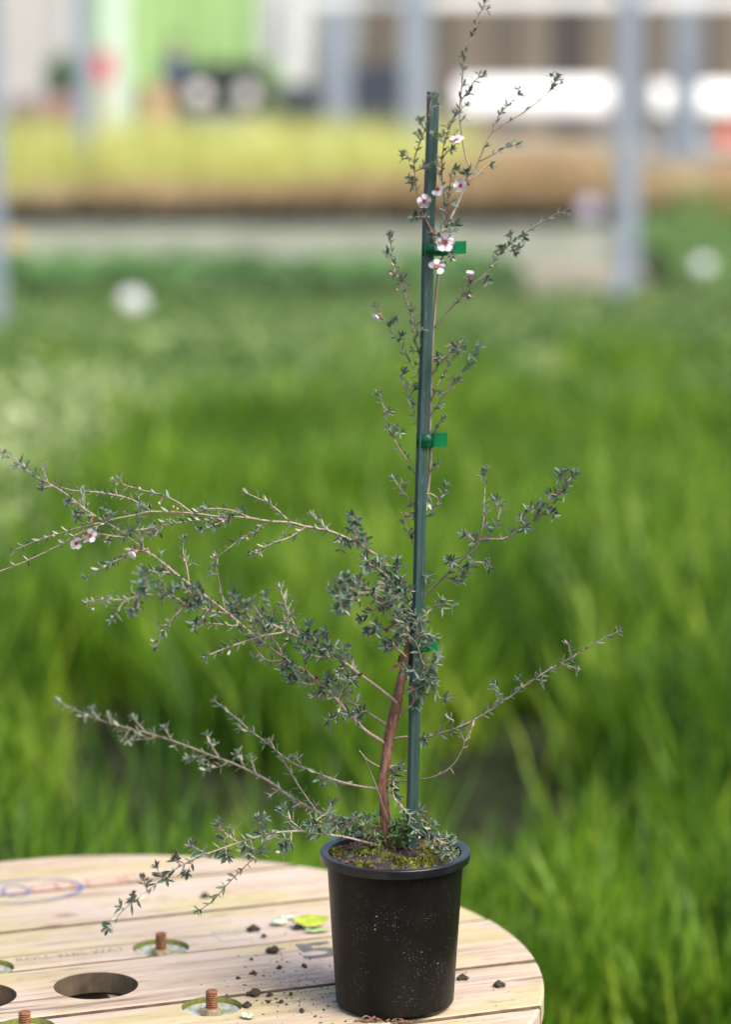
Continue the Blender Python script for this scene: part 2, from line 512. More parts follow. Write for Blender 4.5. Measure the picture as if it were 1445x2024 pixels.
shed('lime_shed', 150, 560, 45.5, 4.8, 'lime green painted shed behind the black utility vehicle', lime, 0.3)
pale = [plain('pale_back', (0.5, 0.5, 0.48), 0.7)] + [plain('pale_sheet%d' % k, c, 0.5, 0.05, 1.0) for k, c in enumerate([(0.40, 0.395, 0.37), (0.45, 0.435, 0.40), (0.34, 0.345, 0.33)])]
shed('white_greenhouse', -700, 140, 44.0, 4.6, 'off white sheeted greenhouse beside the lime shed', pale, 0.45)

# hanging white plastic curtain
def curtain(px0, px1, d, y_bot, y_top, label):
    x0, x1 = far(px0, d), far(px1, d); y = CAM.y + d
    z0, z1 = zz_at(y_bot, d), zz_at(y_top, d)
    n = 40
    v, f = [], []
    for j in range(2):
        for i in range(n + 1):
            t = i / n
            for k, zz in enumerate((z0, z1)):
                v.append((x0 + (x1 - x0) * t, y + 0.05 * math.sin(t * 34 + k * 0.6) + j * 0.012, zz + (0.02 * math.sin(t * 19) if k == 0 else 0)))
    for j in range(2):
        for i in range(n):
            a = j * 2 * (n + 1) + i * 2
            f.append((a, a + 2, a + 3, a + 1) if j == 0 else (a + 1, a + 3, a + 2, a))
    me = bpy.data.meshes.new('plastic_curtain'); me.from_pydata(v, [], f)
    return tag(mesh_obj('plastic_curtain', me, white_paint, None, True), label, 'curtain', 'white curtains hanging beside the lime shed')
curtain(512, 570, 43.8, 120, -60, 'short white plastic curtain hanging beside the lime shed')
curtain(560, 608, 43.5, 165, -60, 'long white plastic curtain hanging beside the lime shed')

# low white cloche tunnels in front of the brown shed
film = plain('white_film', (0.86, 0.86, 0.83), 0.35, 0.03, 1.5)
def cloche(px0, px1, d, y_top, y_bot, label):
    x0, x1 = far(px0, d), far(px1, d); y = CAM.y + d
    z0, z1 = zz_at(y_bot, d), zz_at(y_top, d)
    o = empty('cloche_tunnel', ((x0 + x1) / 2, y, z0), label, 'cloche', 'white cloche tunnels on benches before the brown shed')
    wdt, h = x1 - x0, z1 - z0
    bm = bmesh.new(); n = 14
    arcs = []
    for xx in (-wdt / 2, wdt / 2):
        arcs.append([bm.verts.new((xx, -math.cos(math.pi * k / n) * 0.55, h * math.sin(math.pi * k / n) ** 0.6 if 0 < k < n else 0)) for k in range(n + 1)])
    for k in range(n):
        bm.faces.new((arcs[0][k], arcs[1][k], arcs[1][k + 1], arcs[0][k + 1]))
    bm.faces.new(arcs[0]); bm.faces.new(list(reversed(arcs[1])))
    bm_obj('film', bm, film, o)
    k = 0
    xx = -wdt / 2
    while xx <= wdt / 2 + 0.01:
        pts = [Vector((xx, -math.cos(math.pi * q / n) * 0.56, h * 1.01 * math.sin(math.pi * q / n) ** 0.6 if 0 < q < n else 0)) for q in range(n + 1)]
        bm_obj('hoop', tube(pts, [0.012] * len(pts), 5), white_paint, o)
        xx += wdt / max(2, round(wdt / 0.8))
    zg = gz(y) - z0
    box_obj('bench_top', (0, 0, -0.03), (wdt + 0.1, 1.25, 0.05), concrete, o)
    for sx in (-1, 1):
        for sy in (-1, 1):
            box_obj('leg', (sx * (wdt / 2 - 0.05), sy * 0.5, (zg - 0.05) / 2), (0.07, 0.07, -zg - 0.05), steel, o)
    return o
cloche(905, 1200, 40.5, 158, 222, 'longest white film cloche tunnel on its bench')
cloche(1290, 1336, 40.3, 165, 222, 'short white cloche tunnel between two steel posts')
cloche(1372, 1700, 40.6, 165, 222, 'white film cloche tunnel running on past the steel post')

# dark stacked crates
crate_mat = plain('navy_crate', (0.035, 0.045, 0.065), 0.5, 0.2, 3.0)
def crate(x, y, z, s, label):
    o = empty('plastic_crate', (x, y, z), label, 'crate', 'dark crates stacked before the sheds')
    w, d, h = s
    box_obj('floor', (0, 0, 0.02), (w, d, 0.03), crate_mat, o)
    for sy in (-1, 1): box_obj('side', (0, sy * (d / 2 - 0.015), h / 2 + 0.005), (w, 0.03, h - 0.06), crate_mat, o)
    for sx in (-1, 1): box_obj('end', (sx * (w / 2 - 0.015), 0, h / 2 + 0.005), (0.03, d - 0.062, h - 0.06), crate_mat, o)
    for sy in (-1, 1): box_obj('rim', (0, sy * (d / 2 - 0.012), h - 0.012), (w + 0.03, 0.05, 0.024), crate_mat, o, 0.004)
    return o
for (px, d, n, w) in [(582, 42.2, 3, 0.62), (640, 42.4, 3, 0.62), (728, 41.6, 4, 0.66), (775, 42.6, 4, 0.66)]:
    y = CAM.y + d
    for k in range(n):
        crate(far(px, d), y, gz(y) + k * 0.335, (w, 0.5, 0.33), ['bottom', 'second', 'third', 'top'][k if k < n - 1 else 3] + ' navy crate of the ' + {582: 'stack beside the utility vehicle', 640: 'stack before the white curtain', 728: 'tall stack beside the wide pale post', 775: 'tall stack before the brown shed'}[px])

# utility vehicle facing the camera
def wheel(o, loc, r, w, tyre_m, rim_m):
    e = bpy.data.objects.new('wheel', None); e.empty_display_size = 0.05; link(e, o); e.location = loc
    e.rotation_euler = (0, math.pi / 2, 0)
    bm = lathe([(r * 0.55, -w / 2), (r * 0.9, -w / 2), (r, -w * 0.3), (r, w * 0.3), (r * 0.9, w / 2), (r * 0.55, w / 2)], 24)
    bm_obj('tyre', bm, tyre_m, e, True)
    bm = bmesh.new(); cylinder(bm, (0, 0, 0), r * 0.56, w * 0.7, 20); bm_obj('rim', bm, rim_m, e)
dv = 41.6
vx, vy = far(446, dv), CAM.y + dv
veh = empty('utility_vehicle', (vx, vy, gz(vy)), 'black open utility vehicle with round headlamps before the lime shed', 'vehicle')
blk = plain('black_panel', (0.022, 0.024, 0.024), 0.4, 0.2, 2.0)
tyre_m = plain('tyre_rubber', (0.02, 0.02, 0.02), 0.85)
bm = bmesh.new()
prof = [(-0.9, 0.42), (-0.9, 0.98), (-0.55, 1.12), (0.0, 1.16), (0.05, 0.72), (1.6, 0.72), (1.6, 0.42)]
l = [bm.verts.new((-0.66, a, c)) for a, c in prof]; r = [bm.verts.new((0.66, a, c)) for a, c in prof]
bm.faces.new(l); bm.faces.new(list(reversed(r)))
for k in range(len(prof)):
    bm.faces.new((l[k], r[k], r[(k + 1) % len(prof)], l[(k + 1) % len(prof)]))
bmesh.ops.recalc_face_normals(bm, faces=bm.faces)
bmesh.ops.bevel(bm, geom=list(bm.edges), offset=0.03, segments=2, affect='EDGES')
bm_obj('body', bm, blk, veh)
box_obj('seat', (0, 0.75, 0.9), (1.1, 0.45, 0.3), tyre_m, veh, 0.05)
box_obj('seat_back', (0, 1.0, 1.22), (1.1, 0.12, 0.45), tyre_m, veh, 0.04)
box_obj('cargo_tray', (0, 1.5, 1.0), (1.3, 0.85, 0.5), blk, veh, 0.03)
box_obj('bumper', (0, -0.97, 0.55), (1.2, 0.1, 0.14), steel, veh, 0.02)
box_obj('grille', (0, -0.912, 0.78), (0.45, 0.03, 0.22), tyre_m, veh, 0.01)
lamp_m = plain('headlamp_glass', (0.85, 0.80, 0.72), 0.15, 0.03, 4.0, spec=0.8)
for sx in (-1, 1):
    bm = bmesh.new(); bmesh.ops.create_uvsphere(bm, u_segments=20, v_segments=10, radius=0.15)
    bmesh.ops.scale(bm, vec=(1, 0.4, 1), verts=bm.verts); bmesh.ops.translate(bm, vec=(sx * 0.36, -0.90, 0.90), verts=bm.verts)
    bm_obj('headlamp', bm, lamp_m, veh, True)
    for wy in (-0.55, 1.15):
        wheel(veh, (sx * 0.62, wy, 0.33), 0.33, 0.24, tyre_m, steel)
bm_obj('steering_wheel', tube(smooth_path([Vector((-0.3 + 0.17 * math.cos(a), 0.28 + 0.05 * math.sin(a), 1.22 + 0.16 * math.sin(a))) for a in [2 * math.pi * k / 10 for k in range(11)]], 2), [0.015] * 21, 6), tyre_m, veh)

# tall terracotta urn
ty = CAM.y + 41.0
bm = lathe([(0.0, 0.0), (0.17, 0.0), (0.21, 0.1), (0.29, 0.45), (0.32, 0.8), (0.27, 1.0), (0.31, 1.04), (0.31, 1.1), (0.27, 1.1), (0.25, 1.0), (0.28, 0.8), (0.0, 0.7)], 32)
u = bm_obj('terracotta_urn', bm, plain('terracotta', (0.42, 0.29, 0.17), 0.8, 0.15, 5.0), None, True)
u.location = (far(308, 41.0), ty, gz(ty)); tag(u, 'tall tan terracotta urn beside the utility vehicle', 'urn')

# red board on a stake
rb = empty('notice_board', (far(205, 39.0), CAM.y + 39.0, gz(CAM.y + 39.0)), 'red board on a thin stake beside the pale steel post', 'board')
red = plain('red_paint', (0.55, 0.04, 0.06), 0.5)
zb = zz_at(132, 39.0) - gz(CAM.y + 39.0)
box_obj('panel', (0, -0.03, zb), (0.28, 0.02, 0.42), red, rb, 0.004)
box_obj('stake', (0, 0, zb / 2), (0.04, 0.03, zb), red, rb)
# red-brown mulch bags and a dark shrub at the greenhouse foot
for k, (px, py) in enumerate([(60, 226), (135, 226)]):
    d = 39.5; y = CAM.y + d
    bm = bmesh.new(); bmesh.ops.create_uvsphere(bm, u_segments=20, v_segments=12, radius=1)
    for v in bm.verts:
        v.co = Vector((math.copysign(abs(v.co.x) ** 0.6, v.co.x) * 0.36, math.copysign(abs(v.co.y) ** 0.6, v.co.y) * 0.25, v.co.z * 0.28 + 0.03 * math.sin(v.co.x * 9)))
    o = bm_obj('mulch_bag', bm, plain('maroon_bag%d' % k, ((0.13, 0.085, 0.08), (0.22, 0.10, 0.10))[k], 0.5), None, True)
    zt = zz_at(py, d) - 0.28
    base = box_obj('pallet_stack', (0, 0, 0), (0.8, 0.6, max(0.2, zt + 0.0 - gz(y))), plain('pallet_wood%d' % k, (0.25, 0.2, 0.14), 0.85), None, 0.01)
    o.location = (far(px, d), y, zt + 0.28); base.location = (far(px, d), y, (zt + gz(y)) / 2)
    tag(o, ('dull maroon', 'bright red brown')[k] + ' mulch bag on a wooden block by the greenhouse', 'bag', 'bags by the greenhouse')
    tag(base, 'wooden block under the ' + ('dull maroon', 'bright red brown')[k] + ' mulch bag', 'block', 'blocks under the bags')
sh = empty('dark_shrub', (far(128, 41.5), CAM.y + 41.5, gz(CAM.y + 41.5)), 'small dark green shrub before the off white greenhouse', 'shrub')
bm_obj('stem', tube([Vector((0, 0, 0)), Vector((0.02, 0, 0.6)), Vector((0, 0, 1.2))], [0.03, 0.025, 0.015], 6), plain('stem_brown', (0.1, 0.07, 0.05)), sh)
k = 900
d3 = rng.normal(0, 1, (k, 3)); d3 /= np.linalg.norm(d3, axis=1)[:, None]
pos = d3 * (rng.uniform(0.3, 1, k) ** 0.5)[:, None] * np.array([0.3, 0.3, 0.42]) + np.array([0, 0, 1.15])
uu = rng.normal(0, 1, (k, 3)); uu /= np.linalg.norm(uu, axis=1)[:, None]; w3 = np.cross(uu, d3); w3 /= np.linalg.norm(w3, axis=1)[:, None]
vv = np.stack([pos - uu * 0.06, pos + w3 * 0.025, pos + uu * 0.06, pos - w3 * 0.025], 1).reshape(-1, 3)
i4 = np.arange(k)[:, None] * 4
cr = tri_mesh('foliage', [(vv, np.concatenate([i4, i4 + 1, i4 + 2, i4, i4 + 2, i4 + 3], 1).reshape(-1, 3), np.repeat(rng.uniform(0, 1, k), 4))], dkgreen_mat)
cr.parent = sh; cr['kind'] = 'stuff'

# person in navy behind the vehicle (one continuous body grown on joints)
def make_person(loc, rz):
    J = {'pelvis': (0, 0, 0.95, .15), 'waist': (0, 0, 1.10, .14), 'chest': (0, 0.01, 1.32, .165), 'neck': (0, 0.0, 1.50, .06), 'head': (0, -0.02, 1.62, .095), 'crown': (0, -0.02, 1.70, .085)}
    E = [('pelvis', 'waist'), ('waist', 'chest'), ('chest', 'neck'), ('neck', 'head'), ('head', 'crown')]
    for s, n in ((-1, 'l'), (1, 'r')):
        J.update({'sh' + n: (s * 0.19, 0, 1.42, .07), 'el' + n: (s * 0.25, -0.03, 1.14, .05), 'wr' + n: (s * 0.22, -0.22, 0.98, .035), 'hd' + n: (s * 0.20, -0.30, 0.96, .032),
                  'hp' + n: (s * 0.10, 0, 0.88, .10), 'kn' + n: (s * 0.11, -0.02, 0.48, .065), 'an' + n: (s * 0.11, 0.02, 0.09, .045), 'to' + n: (s * 0.12, -0.14, 0.045, .038)})
        E += [('chest', 'sh' + n), ('sh' + n, 'el' + n), ('el' + n, 'wr' + n), ('wr' + n, 'hd' + n), ('pelvis', 'hp' + n), ('hp' + n, 'kn' + n), ('kn' + n, 'an' + n), ('an' + n, 'to' + n)]
    names = list(J)
    me = bpy.data.meshes.new('person_joints')
    me.from_pydata([J[n][:3] for n in names], [(names.index(a), names.index(b)) for a, b in E], [])
    o = bpy.data.objects.new('person', me); link(o)
    sk = o.modifiers.new('skin', 'SKIN'); sk.use_smooth_shade = True
    for i, n in enumerate(names):
        me.skin_vertices[0].data[i].radius = (J[n][3], J[n][3] * 0.85)
        me.skin_vertices[0].data[i].use_root = (n == 'pelvis')
    o.modifiers.new('sub', 'SUBSURF').levels = 2
    o.modifiers['sub'].render_levels = 2
    dg = bpy.context.evaluated_depsgraph_get()
    nm = bpy.data.meshes.new_from_object(o.evaluated_get(dg))
    o.modifiers.clear(); o.data = nm
    nm.materials.clear()
    for m in (plain('skin', (0.48, 0.30, 0.22), 0.6, 0.05), plain('navy_cloth', (0.025, 0.04, 0.11), 0.85, 0.2, 9), plain('dark_trousers', (0.03, 0.03, 0.035), 0.85)):
        nm.materials.append(m)
    for p in nm.polygons:
        c = p.center
        p.material_index = 0 if (c.z > 1.47 and abs(c.x) < 0.11) or (c.y < -0.23 and 0.8 < c.z < 1.2) else (1 if c.z > 0.92 else 2)
    hair = bmesh.new(); bmesh.ops.create_uvsphere(hair, u_segments=20, v_segments=14, radius=0.108)
    for v in list(hair.verts):
        if v.co.z < -0.02 - 0.5 * v.co.y: hair.verts.remove(v)
    h = bm_obj('hair', hair, plain('brown_hair', (0.08, 0.05, 0.03), 0.7), o, True); h.location = (0, -0.008, 1.685)
    for s in (-1, 1):
        e = bmesh.new(); bmesh.ops.create_uvsphere(e, u_segments=8, v_segments=6, radius=0.011); eo = bm_obj('eye', e, plain('eye_dark', (0.03, 0.03, 0.03), 0.3), o, True); eo.location = (s * 0.032, -0.105, 1.65)
    e = bmesh.new(); bmesh.ops.create_cone(e, cap_ends=True, segments=8, radius1=0.016, radius2=0.006, depth=0.045); eo = bm_obj('nose', e, nm.materials[0], o, True); eo.location = (0, -0.112, 1.622)
    o.location = loc; o.rotation_euler = (0, 0, rz)
    return tag(o, 'person in a navy jacket standing beside the utility vehicle', 'person')
py_ = CAM.y + 42.6
make_person((far(348, 42.6), py_, gz(py_)), 0.5)

# small white label stakes and an orange marker out in the beds
def label_stake(px, py, d, size, label, mat, grp='label stakes in the beds'):
    p = px_at(px, py, d)
    z = gz(p.y)
    o = empty('label_stake', (p.x, p.y, z), label, 'plant label', grp)
    h = p.z - z
    box_obj('stem', (0, 0.006, (h - size * 0.4) / 2), (0.018, 0.006, h - size * 0.4), mat, o)
    bm = bmesh.new(); cylinder(bm, (0, 0, 0), size / 2, 0.006, 20)
    bmesh.ops.rotate(bm, matrix=Matrix.Rotation(math.pi / 2, 3, 'X'), verts=bm.verts); bmesh.ops.translate(bm, vec=(0, 0, h), verts=bm.verts)
    bm_obj('tag', bm, mat, o)
    return o
lab_w = plain('white_label', (0.82, 0.83, 0.88), 0.4, 0.03)
label_stake(262, 597, 21.0, 0.20, 'round white label on a stake in the grey green seedlings', lab_w)
label_stake(-2, 878, 12.6, 0.15, 'round white label on a stake by the variegated seedlings', lab_w)
label_stake(1391, 525, 25.0, 0.17, 'round white label on a stake past the tall steel post', lab_w)
label_stake(1166, 408, 27.0, 0.19, 'round lilac label on a stake before the tan sedge', plain('lilac_label', (0.55, 0.50, 0.62), 0.4, 0.03))
label_stake(30, 472, 27.0, 0.13, 'round orange label on a stake at the gravel edge', plain('orange_label', (0.75, 0.40, 0.08), 0.4, 0.03))
label_stake(1442, 268, 30.0, 0.24, 'round red label on a stake behind the brown sedge', plain('red_label', (0.75, 0.12, 0.06), 0.4, 0.03))


# ------------------------------------------------------------------ cable-reel table
TANG = math.radians(20.0)
TR = 0.552
TDIR = Vector((math.cos(TANG), math.sin(TANG), 0)); TNOR = Vector((-math.sin(TANG), math.cos(TANG), 0))
THICK = 0.026
def wood_mat(name, tint=(1, 1, 1), moss=0.55, stain=None):
    m, nt, b = new_mat(name)
    tc = N(nt, 'ShaderNodeTexCoord'); oi = N(nt, 'ShaderNodeObjectInfo')
    off = N(nt, 'ShaderNodeCombineXYZ'); L(nt, math_n(nt, 'MULTIPLY', oi.outputs['Random'], 7.0), off.inputs[0]); L(nt, math_n(nt, 'MULTIPLY', oi.outputs['Random'], 3.0), off.inputs[1])
    base = mapping(nt, tc.outputs['Object'], (1, 1, 1), (0, 0, 0), off.outputs[0])
    grain = noise(nt, mapping(nt, base, (3.0, 60, 30)), 1.0, 7, 0.6, 0.6)
    fine = noise(nt, mapping(nt, base, (9, 420, 200)), 1.0, 3, 0.6)
    blot = noise(nt, base, 7.0, 4, 0.6)
    rings = N(nt, 'ShaderNodeTexWave', wave_type='BANDS', bands_direction='Y'); rings.inputs['Scale'].default_value = 11; rings.inputs['Distortion'].default_value = 5.0; rings.inputs['Detail'].default_value = 3; rings.inputs['Detail Scale'].default_value = 0.7
    L(nt, mapping(nt, base, (0.35, 1.4, 1)), rings.inputs['Vector'])
    c1 = ramp(nt, grain, [(0.30, (0.22 * tint[0], 0.15 * tint[1], 0.09 * tint[2])), (0.48, (0.39 * tint[0], 0.305 * tint[1], 0.225 * tint[2])), (0.75, (0.47 * tint[0], 0.395 * tint[1], 0.32 * tint[2]))])
    c2 = mix(nt, math_n(nt, 'MULTIPLY', rings.outputs['Fac'], 0.30), c1, (0.33, 0.225, 0.135))
    # pink-grey weathering and yellow-green algae in blots of their own
    c3 = mix(nt, ramp(nt, blot, [(0.42, (0, 0, 0)), (0.62, (0.5, 0.5, 0.5))]), c2, (0.45, 0.365, 0.315))
    alg = noise(nt, mapping(nt, base, (3.5, 11, 11)), 1.0, 5, 0.62)
    c4 = mix(nt, ramp(nt, alg, [(0.46, (0, 0, 0)), (0.60, (moss, moss, moss))]), c3, (0.36, 0.315, 0.115))
    dark = noise(nt, mapping(nt, base, (16, 130, 80)), 1.0, 4, 0.7)
    c5 = mix(nt, ramp(nt, dark, [(0.59, (0, 0, 0)), (0.67, (0.7, 0.7, 0.7))]), c4, (0.17, 0.10, 0.05))
    vor = N(nt, 'ShaderNodeTexVoronoi'); vor.inputs['Scale'].default_value = 5.5; L(nt, mapping(nt, base, (1.0, 1.9, 1.0)), vor.inputs['Vector'])
    knot = ramp(nt, vor.outputs['Distance'], [(0.05, (0.8, 0.8, 0.8)), (0.12, (0, 0, 0))])
    c6 = mix(nt, knot, c5, (0.20, 0.12, 0.06))
    chk = noise(nt, mapping(nt, base, (1.8, 55, 40)), 1.0, 5, 0.6, 0.3)
    c6 = mix(nt, ramp(nt, chk, [(0.625, (0, 0, 0)), (0.66, (0.75, 0.75, 0.75))]), c6, (0.11, 0.07, 0.035))
    if stain is not None:
        dst = N(nt, 'ShaderNodeVectorMath', operation='DISTANCE'); L(nt, tc.outputs['Object'], dst.inputs[0]); dst.inputs[1].default_value = stain
        sm_ = math_n(nt, 'MULTIPLY', ramp(nt, dst.outputs['Value'], [(0.03, (1, 1, 1)), (0.17, (0, 0, 0))]), ramp(nt, noise(nt, mapping(nt, base, (28, 90, 60)), 1.0, 6, 0.7), [(0.46, (0, 0, 0)), (0.62, (0.75, 0.75, 0.75))]))
        c6 = mix(nt, sm_, c6, (0.20, 0.115, 0.065))
    L(nt, c6, b.inputs['Base Color'])
    b.inputs['Roughness'].default_value = 0.72
    b.inputs['Specular IOR Level'].default_value = 0.35
    h = math_n(nt, 'ADD', math_n(nt, 'MULTIPLY', grain, 0.6), math_n(nt, 'ADD', math_n(nt, 'MULTIPLY', fine, 0.5), math_n(nt, 'MULTIPLY', dark, -0.5)))
    bump(nt, b, h, 0.55, 0.0016)
    return m
_q = Matrix.Rotation(-TANG, 3, 'Z') @ (on_level(625, 1945, TABLE_Z) - Vector((TC[0], TC[1], 0)))
wood = wood_mat('weathered_pine', stain=(_q.x, _q.y, TABLE_Z))
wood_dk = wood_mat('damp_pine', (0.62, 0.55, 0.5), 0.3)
hole_m = plain('dirty_shaded_grain', (0.085, 0.06, 0.035), 0.9, 0.5, 40, bmp=0.5)  # dirt of the board edges; on hole walls also deep shade painted in
TCV = Vector((TC[0], TC[1], 0))
table = empty('cable_reel_table', (TC[0], TC[1], 0), 'pale round cable reel used as a table under the black pot', 'table', rz=TANG)
inv = Matrix.Rotation(-TANG, 4, 'Z')
def tl(p):                                   # world -> table frame (plan)
    return inv @ (Vector((p[0], p[1], 0)) - TCV)
HOLES = [(Vector((-0.329, 0.063, 0)), 0.0515), (Vector((-0.472, 0.022, 0)), 0.0515)]
BOLTS = [Vector((-0.2614, 0.2165, 0)), Vector((-0.1834, -0.0116, 0)), Vector((-0.3965, -0.0875, 0)), Vector((-0.4745, 0.1335, 0))]
def strip_poly(s0, s1, R, n=26):
    """outline of the part of a disc between two parallel lines (table frame)"""
    s0, s1 = max(s0, -R * 0.9995), min(s1, R * 0.9995)
    pts = []
    for k in range(n + 1):
        s = s0 + (s1 - s0) * k / n
        pts.append((math.sqrt(R * R - s * s), s))
    for k in range(n, -1, -1):
        s = s0 + (s1 - s0) * k / n
        pts.append((-math.sqrt(R * R - s * s), s))
    return pts
def cutter(p, r, z0, z1, seg=40):
    bm = bmesh.new(); cylinder(bm, (p.x, p.y, (z0 + z1) / 2), r, z1 - z0, seg)
    me = bpy.data.meshes.new('cut'); bm.to_mesh(me); bm.free()
    return bpy.data.objects.new('cut', me)
def plank(name, s0, s1, ztop, thick, mat, cuts, R=TR, rot=0.0, bev=0.0025):
    bm = bmesh.new()
    pts = strip_poly(s0, s1, R)
    top = [bm.verts.new((x, y, ztop)) for x, y in pts]
    f = bm.faces.new(top)
    if f.normal.z < 0: f.normal_flip()
    ext = bmesh.ops.extrude_face_region(bm, geom=[f])
    bmesh.ops.translate(bm, vec=(0, 0, -thick), verts=[v for v in ext['geom'] if isinstance(v, bmesh.types.BMVert)])
    bmesh.ops.remove_doubles(bm, verts=bm.verts, dist=1e-5)
    bmesh.ops.recalc_face_normals(bm, faces=bm.faces)
    te = [e for e in bm.edges if all(abs(v.co.z - ztop) < 1e-6 for v in e.verts)]
    bmesh.ops.bevel(bm, geom=te, offset=bev, segments=2, affect='EDGES', profile=0.5)
    o = bm_obj(name, bm, mat, table)
    o.rotation_euler = (0, 0, rot)
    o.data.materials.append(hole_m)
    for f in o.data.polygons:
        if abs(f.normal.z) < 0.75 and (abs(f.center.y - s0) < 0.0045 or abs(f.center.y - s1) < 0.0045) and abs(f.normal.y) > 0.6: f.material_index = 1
    if cuts:
        tmp = []
        for c in cuts:
            col.objects.link(c); tmp.append(c)
            md = o.modifiers.new('b', 'BOOLEAN'); md.operation = 'DIFFERENCE'; md.solver = 'EXACT'; md.object = c
        o.parent = None
        bpy.context.view_layer.update()
        nm = bpy.data.meshes.new_from_object(o.evaluated_get(bpy.context.evaluated_depsgraph_get()))
        o.modifiers.clear(); o.data = nm; o.parent = table
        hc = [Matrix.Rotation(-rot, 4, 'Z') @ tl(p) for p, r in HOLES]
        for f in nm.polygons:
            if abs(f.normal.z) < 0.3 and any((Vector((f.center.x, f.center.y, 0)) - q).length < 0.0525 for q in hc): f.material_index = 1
        for c in tmp: col.objects.unlink(c)
    return o
cs = 0.203 - 0.0            # offset of the table centre along the plank normal
SEAM = [s - (TCV.dot(TNOR)) for s in (0.59, 0.426, 0.262, 0.081, -0.081, -0.245)]
edges = [TR] + SEAM + [-TR]
planks = []
for k in range(len(edges) - 1):
    a, b_ = edges[k + 1], edges[k]
    cuts = []
    for p, r in HOLES:
        q = tl(p)
        if a - r < q.y < b_ + r: cuts.append(cutter(q, r, TABLE_Z - 0.1, TABLE_Z + 0.05))
    for p in BOLTS:
        q = tl(p)
        if a - 0.037 < q.y < b_ + 0.037: cuts.append(cutter(q, 0.0362, TABLE_Z - 0.0125, TABLE_Z + 0.05))
    o = plank('plank', a + 0.0034, b_ - 0.0034, TABLE_Z - 0.0006 * (k % 3), THICK, wood, cuts, bev=0.0035)
    planks.append(o)
# cross layer under the top boards
for k in range(7):
    a = -TR + 0.01 + k * (2 * TR - 0.02) / 7; b_ = a + (2 * TR - 0.02) / 7
    cuts = [cutter(Matrix.Rotation(-math.pi / 2, 4, 'Z') @ tl(p), r * 0.98, TABLE_Z - 0.1, TABLE_Z + 0.05) for p, r in HOLES if a - 0.06 < (Matrix.Rotation(-math.pi / 2, 4, 'Z') @ tl(p)).y < b_ + 0.06]
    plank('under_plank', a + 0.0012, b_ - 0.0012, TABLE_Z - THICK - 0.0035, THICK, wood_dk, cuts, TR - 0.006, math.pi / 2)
# reel core staves and the lower flange
for k in range(16):
    a = 2 * math.pi * k / 16
    q = tl(HOLES[0][0])
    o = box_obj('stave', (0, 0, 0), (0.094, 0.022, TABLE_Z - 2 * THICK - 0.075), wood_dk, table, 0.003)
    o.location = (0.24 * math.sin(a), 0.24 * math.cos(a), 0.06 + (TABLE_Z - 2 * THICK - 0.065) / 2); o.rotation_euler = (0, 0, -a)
for k in range(7):
    a = -TR + k * 2 * TR / 7
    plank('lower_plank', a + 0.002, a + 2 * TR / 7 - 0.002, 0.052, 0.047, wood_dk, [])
# bolts in their counterbores
rust = plain('rusty_steel', (0.19, 0.078, 0.030), 0.75, 0.7, 220, metal=0.25, bmp=0.3)
zinc_m, znt, zb_ = new_mat('mossy_zinc')
ztc = N(znt, 'ShaderNodeTexCoord'); zn = noise(znt, ztc.outputs['Object'], 45, 5)
L(znt, ramp(znt, zn, [(0.40, (0.20, 0.205, 0.06)), (0.54, (0.36, 0.365, 0.31)), (0.7, (0.46, 0.47, 0.45))]), zb_.inputs['Base Color'])
zb_.inputs['Metallic'].default_value = 0.2; zb_.inputs['Roughness'].default_value = 0.5
nutm = plain('stained_nut', (0.38, 0.31, 0.19), 0.6, 0.4, 90, metal=0.35)
algae = plain('green_algae', (0.105, 0.115, 0.018), 0.9, 0.35, 120)
for i, p in enumerate(BOLTS):
    q = tl(p)
    e = bpy.data.objects.new('bolt', None); e.empty_display_size = 0.02; link(e, table); e.location = (q.x, q.y, TABLE_Z - 0.0125)
    bm = lathe([(0.006, 0.0008), (0.017, 0.0008), (0.030, 0.0022), (0.0335, 0.0052), (0.0345, 0.0052), (0.0345, 0.0003)], 40)
    bm_obj('washer', bm, zinc_m, e, True)
    bm = lathe([(0.0352, 0.0005), (0.0358, 0.0115), (0.0361, 0.0115), (0.0361, 0.0005)], 40)
    bm_obj('recess_ring', bm, algae, e, True)
    bm = bmesh.new(); cylinder(bm, (0, 0, 0.0055), 0.0125, 0.009, 6)
    bmesh.ops.bevel(bm, geom=list(bm.edges), offset=0.0012, segments=2, affect='EDGES')
    n_ = bm_obj('nut', bm, nutm, e); n_.rotation_euler = (0, 0, 0.4 + i)
    ht = [0.029, 0.031, 0.031, 0.026][i]
    prof = [(0.0, 0.009)]
    z = 0.009; k = 0
    while z < ht:
        prof += [(0.0058, z), (0.0074, z + 0.0014)]; z += 0.0028
    prof += [(0.0060, ht + 0.0008), (0.0, ht + 0.0008)]
    bm_obj('threaded_rod', lathe(prof, 18), rust, e)

